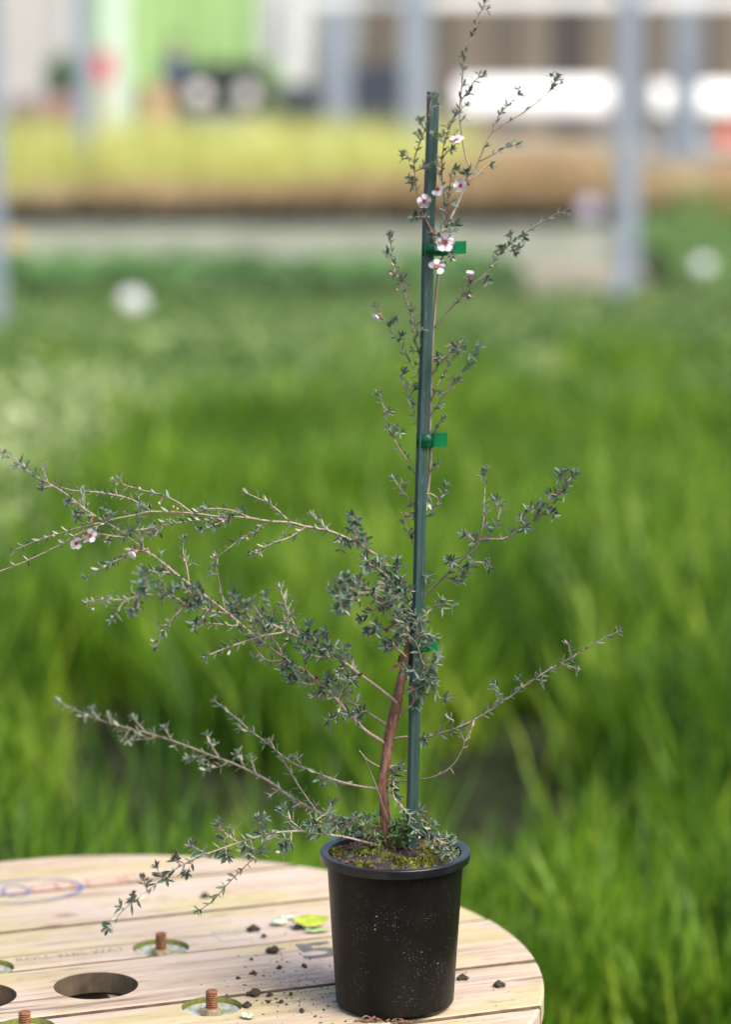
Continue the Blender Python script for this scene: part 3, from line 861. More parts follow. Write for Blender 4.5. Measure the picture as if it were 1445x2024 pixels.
# faded printing on the boards
def ink(name, c, thr=0.42):
    m, nt, b = new_mat(name)
    tc = N(nt, 'ShaderNodeTexCoord')
    n = noise(nt, mapping(nt, tc.outputs['Object'], (40, 300, 40)), 1.0, 5, 0.7)
    b.inputs['Base Color'].default_value = (*c, 1); b.inputs['Roughness'].default_value = 0.8
    tr = N(nt, 'ShaderNodeBsdfTransparent'); mx = N(nt, 'ShaderNodeMixShader')
    L(nt, ramp(nt, n, [(thr - 0.1, (0, 0, 0)), (thr + 0.15, (0.85, 0.85, 0.85))]), mx.inputs[0])
    L(nt, tr.outputs[0], mx.inputs[1]); L(nt, b.outputs[0], mx.inputs[2]); L(nt, mx.outputs[0], nt.nodes['Material Output'].inputs[0])
    return m
def text_mesh(body, size, sx=1.0, bold=0.0):
    cu = bpy.data.curves.new('t', 'FONT'); cu.body = body; cu.size = size; cu.align_x = 'CENTER'; cu.align_y = 'CENTER'; cu.offset = size * bold
    o = bpy.data.objects.new('t', cu); col.objects.link(o)
    bpy.context.view_layer.update()
    me = bpy.data.meshes.new_from_object(o.evaluated_get(bpy.context.evaluated_depsgraph_get()))
    col.objects.unlink(o); bpy.data.objects.remove(o)
    me.transform(Matrix.Diagonal((sx, 1, 1, 1)))
    return me
def print_on(pk, name, me, px, py, mat, rot=0.0):
    q = tl(on_level(px, py, TABLE_Z))
    o = mesh_obj(name, me, mat, pk)
    o.location = (q.x, q.y, TABLE_Z + 0.0012); o.rotation_euler = (0, 0, rot)
    return o
ink_k, ink_t, ink_b, ink_r = ink('black_ink', (0.07, 0.07, 0.08), 0.46), ink('teal_ink', (0.18, 0.34, 0.30), 0.50), ink('blue_ink', (0.07, 0.13, 0.34), 0.44), ink('red_ink', (0.55, 0.16, 0.13), 0.50)
print_on(planks[2], 'printed_text', text_mesh('ROLL THIS WAY', 0.021, 0.92), 139, 1888, ink_k)
def frame_mesh(w, h, t):
    bm = bmesh.new()
    for c, s in (((0, h / 2, 0), (w, t)), ((0, -h / 2, 0), (w, t)), ((-w / 2, 0, 0), (t, h)), ((w / 2, 0, 0), (t, h))):
        vs = [bm.verts.new((c[0] + a * s[0] / 2, c[1] + b_ * s[1] / 2, 0)) for a, b_ in ((-1, -1), (1, -1), (1, 1), (-1, 1))]
        bm.faces.new(vs)
    me = bpy.data.meshes.new('frame'); bm.to_mesh(me); bm.free(); return me
print_on(planks[2], 'stamp_frame', frame_mesh(0.058, 0.044, 0.0022), 470, 1847, ink_t)
print_on(planks[2], 'stamp_text', text_mesh('AU 042\nHT', 0.016), 462, 1845, ink_t)
print_on(planks[3], 'stencil_figure', text_mesh('5', 0.084, 1.5, 0.02), 632, 1880, ink('stencil_ink', (0.10, 0.10, 0.11), 0.40), 0.0)
def ring_mesh(a, b_, t, n=64):
    bm = bmesh.new(); i_, o_ = [], []
    for k in range(n):
        c, s_ = math.cos(2 * math.pi * k / n), math.sin(2 * math.pi * k / n)
        o_.append(bm.verts.new((a * c, b_ * s_, 0))); i_.append(bm.verts.new(((a - t) * c, (b_ - t) * s_, 0)))
    for k in range(n):
        bm.faces.new((o_[k], o_[(k + 1) % n], i_[(k + 1) % n], i_[k]))
    me = bpy.data.meshes.new('ring'); bm.to_mesh(me); bm.free(); return me
print_on(planks[1], 'logo_oval', ring_mesh(0.082, 0.058, 0.007), 48, 1762, ink_b)
print_on(planks[1], 'logo_bar', ring_mesh(0.020, 0.030, 0.006), 30, 1762, ink_b)
for k, (px, py, w) in enumerate([(88, 1757, 0.034), (128, 1751, 0.022), (205, 1744, 0.046), (268, 1736, 0.028)]):
    me = frame_mesh(w, 0.030, 0.006); print_on(planks[1], 'logo_letter', me, px, py, ink_r)

# ------------------------------------------------------------------ pot
RIM = at_depth(781, 1680, 0.0)
PZ = TABLE_Z + 0.0012
PH = RIM.z - PZ
def pot_mat():
    m, nt, b = new_mat('black_pot_plastic')
    tc = N(nt, 'ShaderNodeTexCoord'); o = tc.outputs['Object']
    n1 = noise(nt, o, 16, 5, 0.6); n2 = noise(nt, mapping(nt, o, (26, 26, 7)), 1.0, 5, 0.65)
    base = ramp(nt, n2, [(0.35, (0.0030, 0.0029, 0.0028)), (0.75, (0.009, 0.0078, 0.0062))])
    v = N(nt, 'ShaderNodeTexVoronoi'); v.inputs['Scale'].default_value = 330; L(nt, o, v.inputs['Vector'])
    sp = ramp(nt, v.outputs['Distance'], [(0.10, (1, 1, 1)), (0.2, (0, 0, 0))])
    msk = math_n(nt, 'MULTIPLY', sp, ramp(nt, noise(nt, o, 34, 4, 0.7), [(0.47, (0, 0, 0)), (0.62, (0.7, 0.7, 0.7))]))
    v2 = N(nt, 'ShaderNodeTexVoronoi'); v2.inputs['Scale'].default_value = 95; L(nt, o, v2.inputs['Vector'])
    sp2 = math_n(nt, 'MULTIPLY', ramp(nt, v2.outputs['Distance'], [(0.07, (1, 1, 1)), (0.12, (0, 0, 0))]), ramp(nt, n1, [(0.55, (0, 0, 0)), (0.62, (0.7, 0.7, 0.7))]))
    c = mix(nt, msk, base, (0.22, 0.20, 0.18)); c = mix(nt, sp2, c, (0.34, 0.32, 0.29))
    L(nt, c, b.inputs['Base Color'])
    L(nt, ramp(nt, n1, [(0.3, (0.30, 0.30, 0.30)), (0.7, (0.46, 0.46, 0.46))]), b.inputs['Roughness'])
    b.inputs['Specular IOR Level'].default_value = 0.17
    bump(nt, b, n2, 0.12, 0.001)
    return m
potm = pot_mat()
pot = empty('plant_pot', (RIM.x, 0.0, PZ), 'black plastic nursery pot with a rolled rim on the table', 'pot')
R0, R1, RR = 0.0705, 0.0812, 0.0890
bm = lathe([(0.0, 0.004), (R0 - 0.012, 0.004), (R0 - 0.009, 0.0), (R0 - 0.003, 0.001), (R0, 0.005)] + [(R0 + (R1 - R0) * t, 0.005 + (PH - 0.014) * t) for t in (0.15, 0.3, 0.5, 0.7, 0.85, 1.0)] + [(R1 - 0.0010, PH - 0.009)] + [(R1 - 0.0035, PH - 0.03), (R0 - 0.004, 0.012), (0.0, 0.010)], 96)
wall_o = bm_obj('wall', bm, potm, pot, True); wall_o.data.set_sharp_from_angle(angle=math.radians(30))
rim_m = plain('rim_plastic', (0.009, 0.010, 0.012), 0.34, 0.5, 60, spec=0.38, bmp=0.12)
rz_ = PH
bm = lathe([(R1 - 0.0002, rz_ - 0.0106), (RR - 0.0010, rz_ - 0.0110), (RR - 0.0003, rz_ - 0.0106), (RR, rz_ - 0.0098), (RR + 0.0004, rz_ - 0.0012), (RR - 0.0001, rz_ - 0.0004), (RR - 0.0010, rz_), (RR - 0.0045, rz_ - 0.0002), (R1 - 0.0022, rz_ - 0.0016), (R1 - 0.003, rz_ - 0.010), (R1 - 0.0035, rz_ - 0.025)], 96)
rim_o = bm_obj('rim', bm, rim_m, pot, True); rim_o.data.set_sharp_from_angle(angle=math.radians(32))
# potting mix: a lumpy sheet mounding to the stem
soil_m, snt, sb = new_mat('potting_mix')
stc = N(snt, 'ShaderNodeTexCoord'); sn1 = noise(snt, stc.outputs['Object'], 140, 6, 0.7); sn2 = noise(snt, stc.outputs['Object'], 36, 4)
scol = mix(snt, ramp(snt, sn2, [(0.52, (0, 0, 0)), (0.66, (0.75, 0.75, 0.75))]), ramp(snt, sn1, [(0.35, (0.010, 0.008, 0.007)), (0.62, (0.035, 0.026, 0.020)), (0.8, (0.11, 0.075, 0.05))]), ramp(snt, sn1, [(0.3, (0.04, 0.05, 0.01)), (0.7, (0.14, 0.15, 0.025))]))
L(snt, scol, sb.inputs['Base Color']); sb.inputs['Roughness'].default_value = 0.85; bump(snt, sb, sn1, 0.9, 0.003)
bm = bmesh.new()
nr, ns = 26, 72
def soil_h(x, y):
    r = math.hypot(x, y)
    return PH - 0.0052 + 0.010 * math.exp(-(((x + 0.008) ** 2 + y * y) / 0.0009)) + 0.0022 * math.sin(x * 170 + 1.3) * math.sin(y * 150) + 0.0016 * math.sin(x * 410 + y * 330) - 0.002 * (r / 0.078) ** 4
vc = bm.verts.new((0, 0, soil_h(0, 0))); prev = None
for i in range(1, nr + 1):
    r = (R1 - 0.0025) * i / nr
    ring = []
    for k in range(ns):
        a = 2 * math.pi * k / ns; x, y = r * math.cos(a), r * math.sin(a)
        ring.append(bm.verts.new((x, y, soil_h(x, y) + (random.uniform(-0.0016, 0.0016) if i < nr else -0.002))))
    for k in range(ns):
        if prev is None: bm.faces.new((vc, ring[k], ring[(k + 1) % ns]))
        else: bm.faces.new((prev[k], ring[k], ring[(k + 1) % ns], prev[(k + 1) % ns]))
    prev = ring
bm_obj('potting_mix', bm, soil_m, pot, True)
def soil_pt(px, py):
    """point on the potting mix seen at that place"""
    z = PZ + PH - 0.004
    for _ in range(6):
        p = on_level(px, py, z); z = PZ + soil_h(p.x - RIM.x, p.y)
    return Vector((p.x, p.y, z))
# moss cushions: tiny upright leaf tufts
moss_mat = foliage_mat('moss_leaf', [(0.2, (0.06, 0.07, 0.008)), (0.5, (0.17, 0.19, 0.02)), (0.8, (0.33, 0.34, 0.05))], 200, 0.3, 0.3)
mp, mt_, mh = [], [], []
for (px, py, rad, n) in [(660, 1690, 0.014, 520), (648, 1684, 0.008, 260), (712, 1654, 0.011, 420), (718, 1684, 0.010, 300), (708, 1711, 0.006, 200), (728, 1713, 0.005, 120), (795, 1708, 0.008, 300), (815, 1708, 0.012, 520), (835, 1707, 0.010, 380), (850, 1706, 0.008, 260), (855, 1686, 0.010, 420), (838, 1682, 0.006, 200), (868, 1690, 0.008, 260), (880, 1699, 0.007, 200), (745, 1678, 0.008, 200), (770, 1700, 0.006, 120), (900, 1690, 0.006, 160), (690, 1666, 0.008, 220)]:
    c = soil_pt(px, py)
    d = rng.normal(0, 0.5, (n, 2)) * rad
    p = np.array([c.x, c.y]) + d
    inside = np.hypot(p[:, 0] - RIM.x, p[:, 1]) < R1 - 0.004
    p = p[inside]
    mp.append(p); mt_.append(rng.uniform(0, 1, len(p))); mh.append(np.array([PZ + soil_h(a - RIM.x, b_) for a, b_ in p]) + np.maximum(0, 0.0035 * (1 - (np.hypot(*(p - np.array([c.x, c.y])).T) / rad) ** 2)))
mp = np.concatenate(mp); mt_ = np.concatenate(mt_); mh = np.concatenate(mh)
v = blades(mp, rng.uniform(0.002, 0.0055, len(mp)), rng.uniform(0.0008, 0.002, len(mp)), rng.uniform(0, 0.6, len(mp)), rng.uniform(0, 0.5, len(mp)), mt_, z0=mh - 0.001)
mo = tri_mesh('moss', [v], moss_mat); mo['kind'] = 'stuff'
mo.parent = pot; mo.matrix_parent_inverse = Matrix.Translation(-pot.location)
# bark chips and rootlets joined in the mix
bm = bmesh.new()
for k in range(240):
    a, r = random.uniform(0, 6.283), math.sqrt(random.random()) * 0.076
    x, y = r * math.cos(a), r * math.sin(a)
    before = set(bm.verts)
    box(bm, (0, 0, 0), (random.uniform(0.002, 0.009), random.uniform(0.001, 0.003), random.uniform(0.0008, 0.0025)))
    vs = [q for q in bm.verts if q not in before]
    bmesh.ops.transform(bm, matrix=Matrix.Translation((x, y, soil_h(x, y) + 0.0012)) @ Euler((random.uniform(-.6, .6), random.uniform(-.6, .6), random.uniform(0, 6))).to_matrix().to_4x4(), verts=vs)
ch = bm_obj('bark_chips', bm, plain('bark_chip', (0.085, 0.045, 0.028), 0.8, 0.9, 70), pot); ch['kind'] = 'stuff'

# two pale pebbles
for k, (px, py, s) in enumerate([(823, 1660, 0.0055), (839, 1659, 0.0062)]):
    p = soil_pt(px, py)
    bm = bmesh.new(); bmesh.ops.create_icosphere(bm, subdivisions=3, radius=1)
    for q in bm.verts: q.co = Vector((q.co.x * 1.15, q.co.y, q.co.z * 0.85)) * s * (1 + 0.08 * math.sin(q.co.x * 5 + k) * math.cos(q.co.y * 4))
    o = bm_obj('pebble', bm, plain('pebble%d' % k, ((0.50, 0.42, 0.36), (0.48, 0.50, 0.50))[k], 0.6, 0.2, 300), None, True)
    o.location = p + Vector((0, 0, s * 0.5)); tag(o, ('warm cream pebble', 'cool grey pebble')[k] + ' on the soil behind the trunk', 'pebble')

# ------------------------------------------------------------------ stake and tape ties
STK0, STK1 = at_depth(811.5, 1690, 0.018), at_depth(856, 183, -0.004)
sm, snt2, sbb = new_mat('green_stake_paint')
tc = N(snt2, 'ShaderNodeTexCoord')
g1 = noise(snt2, mapping(snt2, tc.outputs['Object'], (900, 900, 22)), 1.0, 5, 0.65); g2 = noise(snt2, mapping(snt2, tc.outputs['Object'], (260, 260, 60)), 1.0, 6, 0.7)
cg = ramp(snt2, g1, [(0.3, (0.012, 0.036, 0.031)), (0.6, (0.027, 0.062, 0.055)), (0.8, (0.050, 0.092, 0.083))])
cg = mix(snt2, ramp(snt2, g2, [(0.60, (0, 0, 0)), (0.72, (0.5, 0.5, 0.5))]), cg, (0.18, 0.27, 0.235))
L(snt2, cg, sbb.inputs['Base Color']); sbb.inputs['Roughness'].default_value = 0.5; bump(snt2, sbb, g1, 0.35, 0.0008)
ax = (STK1 - STK0); SLEN = ax.length
bm = bmesh.new()
s_ = 0.0055
nseg = 30
prof = [(-1, -0.92), (-0.92, -1), (-0.2, -1), (0.0, -0.93), (0.2, -1), (0.92, -1), (1, -0.92), (1, 0.92), (0.92, 1), (-0.92, 1), (-1, 0.92)]
rings = []
for i in range(nseg + 1):
    z = SLEN * i / nseg
    wob = (0.0006 * math.sin(i * 0.7), 0.0004 * math.sin(i * 1.1))
    rings.append([bm.verts.new((a * s_ * 1.02 + wob[0] + random.uniform(-1, 1) * 0.00012, b_ * s_ + wob[1], z + (random.uniform(-0.0012, 0.0012) if i == nseg else 0))) for a, b_ in prof])
for a, b_ in zip(rings[:-1], rings[1:]):
    for k in range(len(prof)): bm.faces.new((a[k], a[(k + 1) % len(prof)], b_[(k + 1) % len(prof)], b_[k]))
bm.faces.new(rings[-1]); bm.faces.new(list(reversed(rings[0])))
stake = bm_obj('garden_stake', bm, sm)
stake.location = STK0
stake.rotation_mode = 'QUATERNION'
stake.rotation_quaternion = ax.to_track_quat('Z', 'Y') @ Euler((0, 0, math.radians(-27 + 0))).to_quaternion()
tag(stake, 'tall dark green garden stake pushed into the pot beside the trunk', 'stake')
def stake_at(py):
    best = None
    for k in range(400):
        p = STK0.lerp(STK1, k / 399)
        v = p - CAM; zc = v.dot(FW); y = H_PX / 2 - F_PX * v.dot(UP) / zc
        if best is None or abs(y - py) < best[0]: best = (abs(y - py), p)
    return best[1]
tape_m, tnt, tb = new_mat('green_tape')
tn = noise(tnt, N(tnt, 'ShaderNodeTexCoord').outputs['Object'], 500, 4)
L(tnt, ramp(tnt, tn, [(0.3, (0.0, 0.16, 0.055)), (0.7, (0.012, 0.26, 0.10))]), tb.inputs['Base Color'])
tb.inputs['Roughness'].default_value = 0.28
tb.inputs['Transmission Weight'].default_value = 0.0
ttr = N(tnt, 'ShaderNodeBsdfTranslucent'); ttr.inputs[0].default_value = (0.01, 0.42, 0.15, 1)
tmx = N(tnt, 'ShaderNodeMixShader'); tmx.inputs[0].default_value = 0.45
L(tnt, tb.outputs[0], tmx.inputs[1]); L(tnt, ttr.outputs[0], tmx.inputs[2]); L(tnt, tmx.outputs[0], tnt.nodes['Material Output'].inputs[0])
tape_film, fnt, fb = new_mat('clear_green_film')
fb.inputs['Base Color'].default_value = (0.004, 0.10, 0.045, 1); fb.inputs['Roughness'].default_value = 0.25
ftr = N(fnt, 'ShaderNodeBsdfTransparent'); ftr.inputs[0].default_value = (0.35, 0.75, 0.55, 1); fmx = N(fnt, 'ShaderNodeMixShader'); fmx.inputs[0].default_value = 0.42
L(fnt, ftr.outputs[0], fmx.inputs[1]); L(fnt, fb.outputs[0], fmx.inputs[2]); L(fnt, fmx.outputs[0], fnt.nodes['Material Output'].inputs[0])
def tape(py, wtape, xr_stem, tab, label, tab_drop=0.0, tab_tilt=0.0):
    """a band round stake and stem; the two ends pressed together stand out to one side"""
    c = stake_at(py)
    o = empty('tape_tie', c, label, 'plant tie', 'green tape ties on the stake')
    x1 = xr_stem
    outl = [(-0.0076, -0.001), (-0.0066, -0.0046), (-0.001, -0.0072), (x1 * 0.5, -0.0078), (x1, -0.0062), (x1 + 0.0025, -0.0012), (x1 + 0.0025, 0.0012), (x1, 0.013), (x1 * 0.5, 0.016), (-0.001, 0.0105), (-0.0066, 0.0052)]
    bm = bmesh.new()
    path = smooth_path([Vector((a, b_, 0)) for a, b_ in outl + outl[:1]], 3)
    lo = [bm.verts.new((p.x, p.y, -wtape / 2 + p.x * tab_tilt * 0.4)) for p in path]; hi = [bm.verts.new((p.x, p.y, wtape / 2 + p.x * tab_tilt * 0.4)) for p in path]
    for k in range(len(path) - 1): bm.faces.new((lo[k], lo[k + 1], hi[k + 1], hi[k]))
    b1 = bm_obj('band', bm, tape_film, o, True)
    md = b1.modifiers.new('thick', 'SOLIDIFY'); md.thickness = 0.0002
    bm = bmesh.new(); n = 8; rows = []
    for k in range(n + 1):
        t = k / n; x = x1 + 0.0022 + tab * t; yv = 0.0010 * t
        rows.append((bm.verts.new((x, yv, -wtape / 2 + tab_tilt * x)), bm.verts.new((x, yv, wtape / 2 + tab_tilt * x))))
    for a, b_ in zip(rows[:-1], rows[1:]): bm.faces.new((a[0], b_[0], b_[1], a[1]))
    t1 = bm_obj('tab', bm, tape_m, o); md = t1.modifiers.new('thick', 'SOLIDIFY'); md.thickness = 0.00035
    return o
tape(494, 0.0150, 0.0200, 0.0215, 'green tape tie behind the wide open blossom at the stake top', tab_tilt=0.06)
tape(871, 0.0165, 0.0100, 0.0165, 'green tape tie half way up the stake', tab_tilt=0.02)
tape(1273, 0.0150, 0.0125, 0.0100, 'green tape tie half hidden by the leafy clump', tab_tilt=0.02)


# ------------------------------------------------------------------ the tea tree: joints traced by eye, each with its own depth
ZM = {0: (0, 0, 1.0), 1: (700, 0, 2.89), 2: (650, 560, 2.408), 3: (0, 850, 2.89), 4: (380, 930, 2.89), 5: (80, 1340, 2.408), 6: (600, 1200, 2.223), 9: (700, 1000, 4.819), 13: (620, 1480, 4.516), 16: (400, 1100, 3.44)}
def zp(z, pts):
    ox, oy, s = ZM[z]
    return [(ox + x / s, oy + y / s) for x, y in pts]
def bark(name, lo, mid, hi, sc=60, strength=0.4, young=None):
    m, nt, b = new_mat(name)
    tc = N(nt, 'ShaderNodeTexCoord'); o = tc.outputs['Object']
    n = noise(nt, mapping(nt, o, (sc * 6, sc * 6, sc)), 1.0, 6, 0.65, 0.5); n2 = noise(nt, o, 55, 3)
    c = mix(nt, math_n(nt, 'MULTIPLY', n2, 0.5), ramp(nt, n, [(0.3, lo), (0.52, mid), (0.75, hi)]), mid)
    if young is not None:                                   # smooth grey-brown young wood above the old peeling stem
        sx = N(nt, 'ShaderNodeSeparateXYZ'); L(nt, o, sx.inputs[0])
        c = mix(nt, ramp(nt, sx.outputs['Z'], [(0.22, (0, 0, 0)), (0.34, (1, 1, 1))]), c, ramp(nt, n, [(0.3, young[0]), (0.7, young[1])]))
    L(nt, c, b.inputs['Base Color']); b.inputs['Roughness'].default_value = 0.7
    bump(nt, b, n, strength, 0.0025)
    return m
bark_trunk = bark('flaky_red_bark', (0.04, 0.015, 0.009), (0.155, 0.068, 0.040), (0.33, 0.20, 0.135), 28, 1.0, ((0.14, 0.10, 0.075), (0.36, 0.29, 0.23)))
bark_branch = bark('tan_bark', (0.13, 0.09, 0.065), (0.27, 0.205, 0.155), (0.46, 0.385, 0.31), 70, 0.5)
bark_twig = bark('grey_pink_twig', (0.17, 0.115, 0.085), (0.33, 0.24, 0.18), (0.52, 0.43, 0.35), 90, 0.3)
bark_red = bark('young_red_twig', (0.13, 0.05, 0.035), (0.25, 0.11, 0.08), (0.38, 0.2, 0.15), 90, 0.3)

# leaf: a folded, curved lance with two faces and real thickness
def leaf_side(name, stops, rough, spec, trans):
    m, nt, b = new_mat(name)
    oi = N(nt, 'ShaderNodeObjectInfo'); geo = N(nt, 'ShaderNodeNewGeometry')
    r = math_n(nt, 'FRACT', math_n(nt, 'ADD', oi.outputs['Random'], geo.outputs['Random Per Island']))
    c = ramp(nt, r, stops)
    L(nt, c, b.inputs['Base Color']); b.inputs['Roughness'].default_value = rough; b.inputs['Specular IOR Level'].default_value = spec
    t = N(nt, 'ShaderNodeBsdfTranslucent'); L(nt, c, t.inputs[0])
    mx = N(nt, 'ShaderNodeMixShader'); mx.inputs[0].default_value = trans
    L(nt, b.outputs[0], mx.inputs[1]); L(nt, t.outputs[0], mx.inputs[2]); L(nt, mx.outputs[0], nt.nodes['Material Output'].inputs[0])
    return m
leaf_top = leaf_side('leaf_upper', [(0.0, (0.042, 0.080, 0.055)), (0.35, (0.064, 0.110, 0.074)), (0.7, (0.092, 0.145, 0.095)), (0.93, (0.12, 0.165, 0.10)), (1.0, (0.20, 0.15, 0.08))], 0.36, 0.5, 0.16)
leaf_under = leaf_side('leaf_underside', [(0.0, (0.16, 0.20, 0.14)), (0.5, (0.26, 0.30, 0.21)), (1.0, (0.40, 0.41, 0.30))], 0.5, 0.4, 0.08)
fresh_top = leaf_side('fresh_leaf_upper', [(0.0, (0.05, 0.11, 0.03)), (0.5, (0.09, 0.18, 0.05)), (1.0, (0.16, 0.25, 0.08))], 0.4, 0.5, 0.15)
fresh_under = leaf_side('fresh_leaf_underside', [(0.0, (0.12, 0.2, 0.07)), (1.0, (0.22, 0.3, 0.13))], 0.5, 0.4, 0.15)
dry_top = leaf_side('dry_leaf_upper', [(0.0, (0.10, 0.045, 0.03)), (1.0, (0.24, 0.13, 0.08))], 0.5, 0.4, 0.1)
dark_top = leaf_side('bronze_leaf_upper', [(0.0, (0.028, 0.04, 0.03)), (0.6, (0.045, 0.062, 0.042)), (1.0, (0.09, 0.055, 0.05))], 0.38, 0.5, 0.06)
def leaf_geo(width, fold, curl):
    st = [(0.0, 0.12), (0.22, 0.78), (0.48, 1.0), (0.74, 0.72), (1.0, 0.0)]
    th = 0.018
    V, Ft, Fb = [], [], []
    for side in (1, -1):
        for t, w in st:
            z = curl * t * t; off = th * side * 0.5
            hw = width * w * 0.5
            V += [(t, -hw, z + fold * hw + off), (t, 0, z + off), (t, hw, z + fold * hw + off)]
    for i in range(4):
        a = i * 3; b_ = a + 3
        Ft += [(a, b_, b_ + 1, a + 1), (a + 1, b_ + 1, b_ + 2, a + 2)]
        c = 15 + a; d = c + 3
        Fb += [(c, c + 1, d + 1, d), (c + 1, c + 2, d + 2, d + 1)]
        side_f = []
    for i in range(4):
        a = i * 3
        side_f += [(a, a + 3, a + 18, a + 15), (a + 2, a + 17, a + 20, a + 5)]
    return np.array(V), Ft, Fb + side_f
LEAFV = [leaf_geo(0.31, 0.30, 0.05), leaf_geo(0.35, 0.18, -0.10), leaf_geo(0.28, 0.36, 0.14), leaf_geo(0.37, 0.14, 0.02)]
LEAF_ME = {}
def leaf_mesh(v, style):
    if (v, style) not in LEAF_ME:
        V, Ft, Fb = LEAFV[v]
        me = bpy.data.meshes.new('leaf'); me.from_pydata([tuple(p) for p in V], [], Ft + Fb)
        mats = {'n': (leaf_top, leaf_under), 'f': (fresh_top, fresh_under), 'd': (dry_top, dry_top), 'b': (dark_top, leaf_under)}[style]
        for m in mats: me.materials.append(m)
        me.polygons.foreach_set('material_index', [0] * len(Ft) + [1] * len(Fb))
        me.polygons.foreach_set('use_smooth', [True] * len(me.polygons))
        LEAF_ME[(v, style)] = me
    return LEAF_ME[(v, style)]

plant = empty('tea_tree', at_depth(770, 1690, 0.0), 'slender tea tree with small dark leaves and white blossoms in the black pot', 'shrub')
P0 = plant.location.copy()
LEAVES = []            # (matrix, style, length, branch)
PX = 0.0006            # metres covered by one picture unit at the plant
def add_leaf(pos, d, nrm, ln, style, br):
    d = d.normalized(); nrm = nrm.normalized() + Vector((random.uniform(-0.35, 0.5), random.uniform(-0.8, 0.2), random.uniform(0.0, 0.75))); y = nrm.cross(d)
    if y.length < 1e-4: y = Vector((0, 0, 1)).cross(d)
    y.normalize(); z = d.cross(y)
    m = Matrix((d, y, z)).transposed().to_4x4()
    LEAVES.append((Matrix.Translation(pos) @ m @ Matrix.Diagonal((ln, ln, ln, 1)), style, ln, br))
def rand_perp(t):
    u = t.cross(Vector((random.uniform(-1, 1), random.uniform(-1, 1), random.uniform(-1, 1))))
    return u.normalized() if u.length > 1e-4 else t.orthogonal().normalized()
def whorl(p, t, n, ln, style, br, open_=0.95, rot=None):
    u = rand_perp(t) if rot is None else rot; v = t.cross(u)
    for k in range(n):
        a = 2 * math.pi * k / n + random.uniform(-0.35, 0.35)
        r = u * math.cos(a) + v * math.sin(a)
        d = (t * random.uniform(0.25, 0.75) + r * open_ + Vector((0, 0, 0.12))).normalized()
        add_leaf(p, d, (t - d * t.dot(d)) + Vector((0, 0, 0.15)), ln * random.uniform(0.72, 1.12), style, br)
def foliate(path, br, start, dens, ln, style, spur):
    """leaves in loose pairs along a shoot, short leafy spurs between, a rosette at the tip"""
    tot = sum((b_ - a).length for a, b_ in zip(path[:-1], path[1:]))
    s, nxt = 0.0, start * tot + random.uniform(0, 0.004)
    ang = random.uniform(0, 6.28)
    for a, b_ in zip(path[:-1], path[1:]):
        seg = (b_ - a).length; t = (b_ - a).normalized() if seg > 1e-7 else Vector((0, 0, 1))
        while nxt <= s + seg and seg > 0:
            p = a.lerp(b_, (nxt - s) / seg)
            u = t.orthogonal().normalized(); v = t.cross(u); ang += 2.4
            r = u * math.cos(ang) + v * math.sin(ang)
            for k in range(random.choice((1, 2, 2, 3))):
                rr = (r if k == 0 else (-r if k == 1 else t.cross(r))) + rand_perp(t) * 0.45
                d = (t * random.uniform(0.35, 1.0) + rr * 0.9 + Vector((0, 0, 0.10))).normalized()
                add_leaf(p, d, (t - d * t.dot(d)) + Vector((0, 0, 0.1)), ln * random.uniform(0.6, 1.1), style, br)
            if random.random() < spur * 0.75:
                d = (t * 0.5 + r).normalized(); q = p + d * ln * random.uniform(0.3, 0.9)
                SPURS.append((p, q, br)); whorl(q, d, random.choice((3, 4, 5)), ln * 0.85, style, br)
            nxt += 0.0072 / dens * random.uniform(0.6, 1.5)
        s += seg
    t = (path[-1] - path[-2]).normalized()
    whorl(path[-1], t, 5, ln * 0.7, style, br, 0.5); whorl(path[-1] - t * 0.002, t, 3, ln * 0.85, style, br, 0.9)
SPURS = []

# --- trunk
tr_px = [(772, 1700, 0.0), (769, 1676, 0.0), (764, 1648, 0.0), (760, 1600, 0.002), (757, 1551, 0.003), (762, 1510, 0.004), (767, 1470, 0.005), (775, 1434, 0.006), (784, 1389, 0.009), (793, 1348, 0.012), (803, 1303, 0.016), (812, 1250, 0.021), (818, 1190, 0.025), (824, 1120, 0.027), (832, 1060, 0.026), (843, 990, 0.021), (851, 913, 0.015), (850, 859, 0.011), (852, 768, 0.009), (855, 685, 0.008), (861, 600, 0.006), (866, 550, 0.004), (875, 510, 0.002), (881, 470, 0.0)]
tr_r = [15, 14, 12.5, 11, 10, 10.5, 11, 11.5, 11, 10, 9, 8, 6, 4.6, 3.8, 3.4, 3.2, 3.0, 2.8, 2.6, 2.5, 2.3, 2.2, 2.0]
def build_stem(name, pts_px, depths, radii_px, mat, parent, seg=8, wob=0.12, n_per=4):
    P = [at_depth(x, y, d) for (x, y), d in zip(pts_px, depths)]
    path = smooth_path(P, n_per)
    rad = []
    for i in range(len(path)):
        q = i / (len(path) - 1) * (len(radii_px) - 1); k = min(int(q), len(radii_px) - 2); f = q - k
        rad.append((radii_px[k] * (1 - f) + radii_px[k + 1] * f) * PX)
    o = bm_obj(name, tube([p - P0 for p in path], rad, seg, wob), mat, None, True)
    if parent is plant:
        o.parent = plant
    else:
        o.parent = parent
    return o, path
trunk, trunk_path = build_stem('trunk', [(a, b_) for a, b_, c in tr_px], [c for a, b_, c in tr_px], [r * 0.9 for r in tr_r], bark_trunk, plant, 22, 0.30, 10)
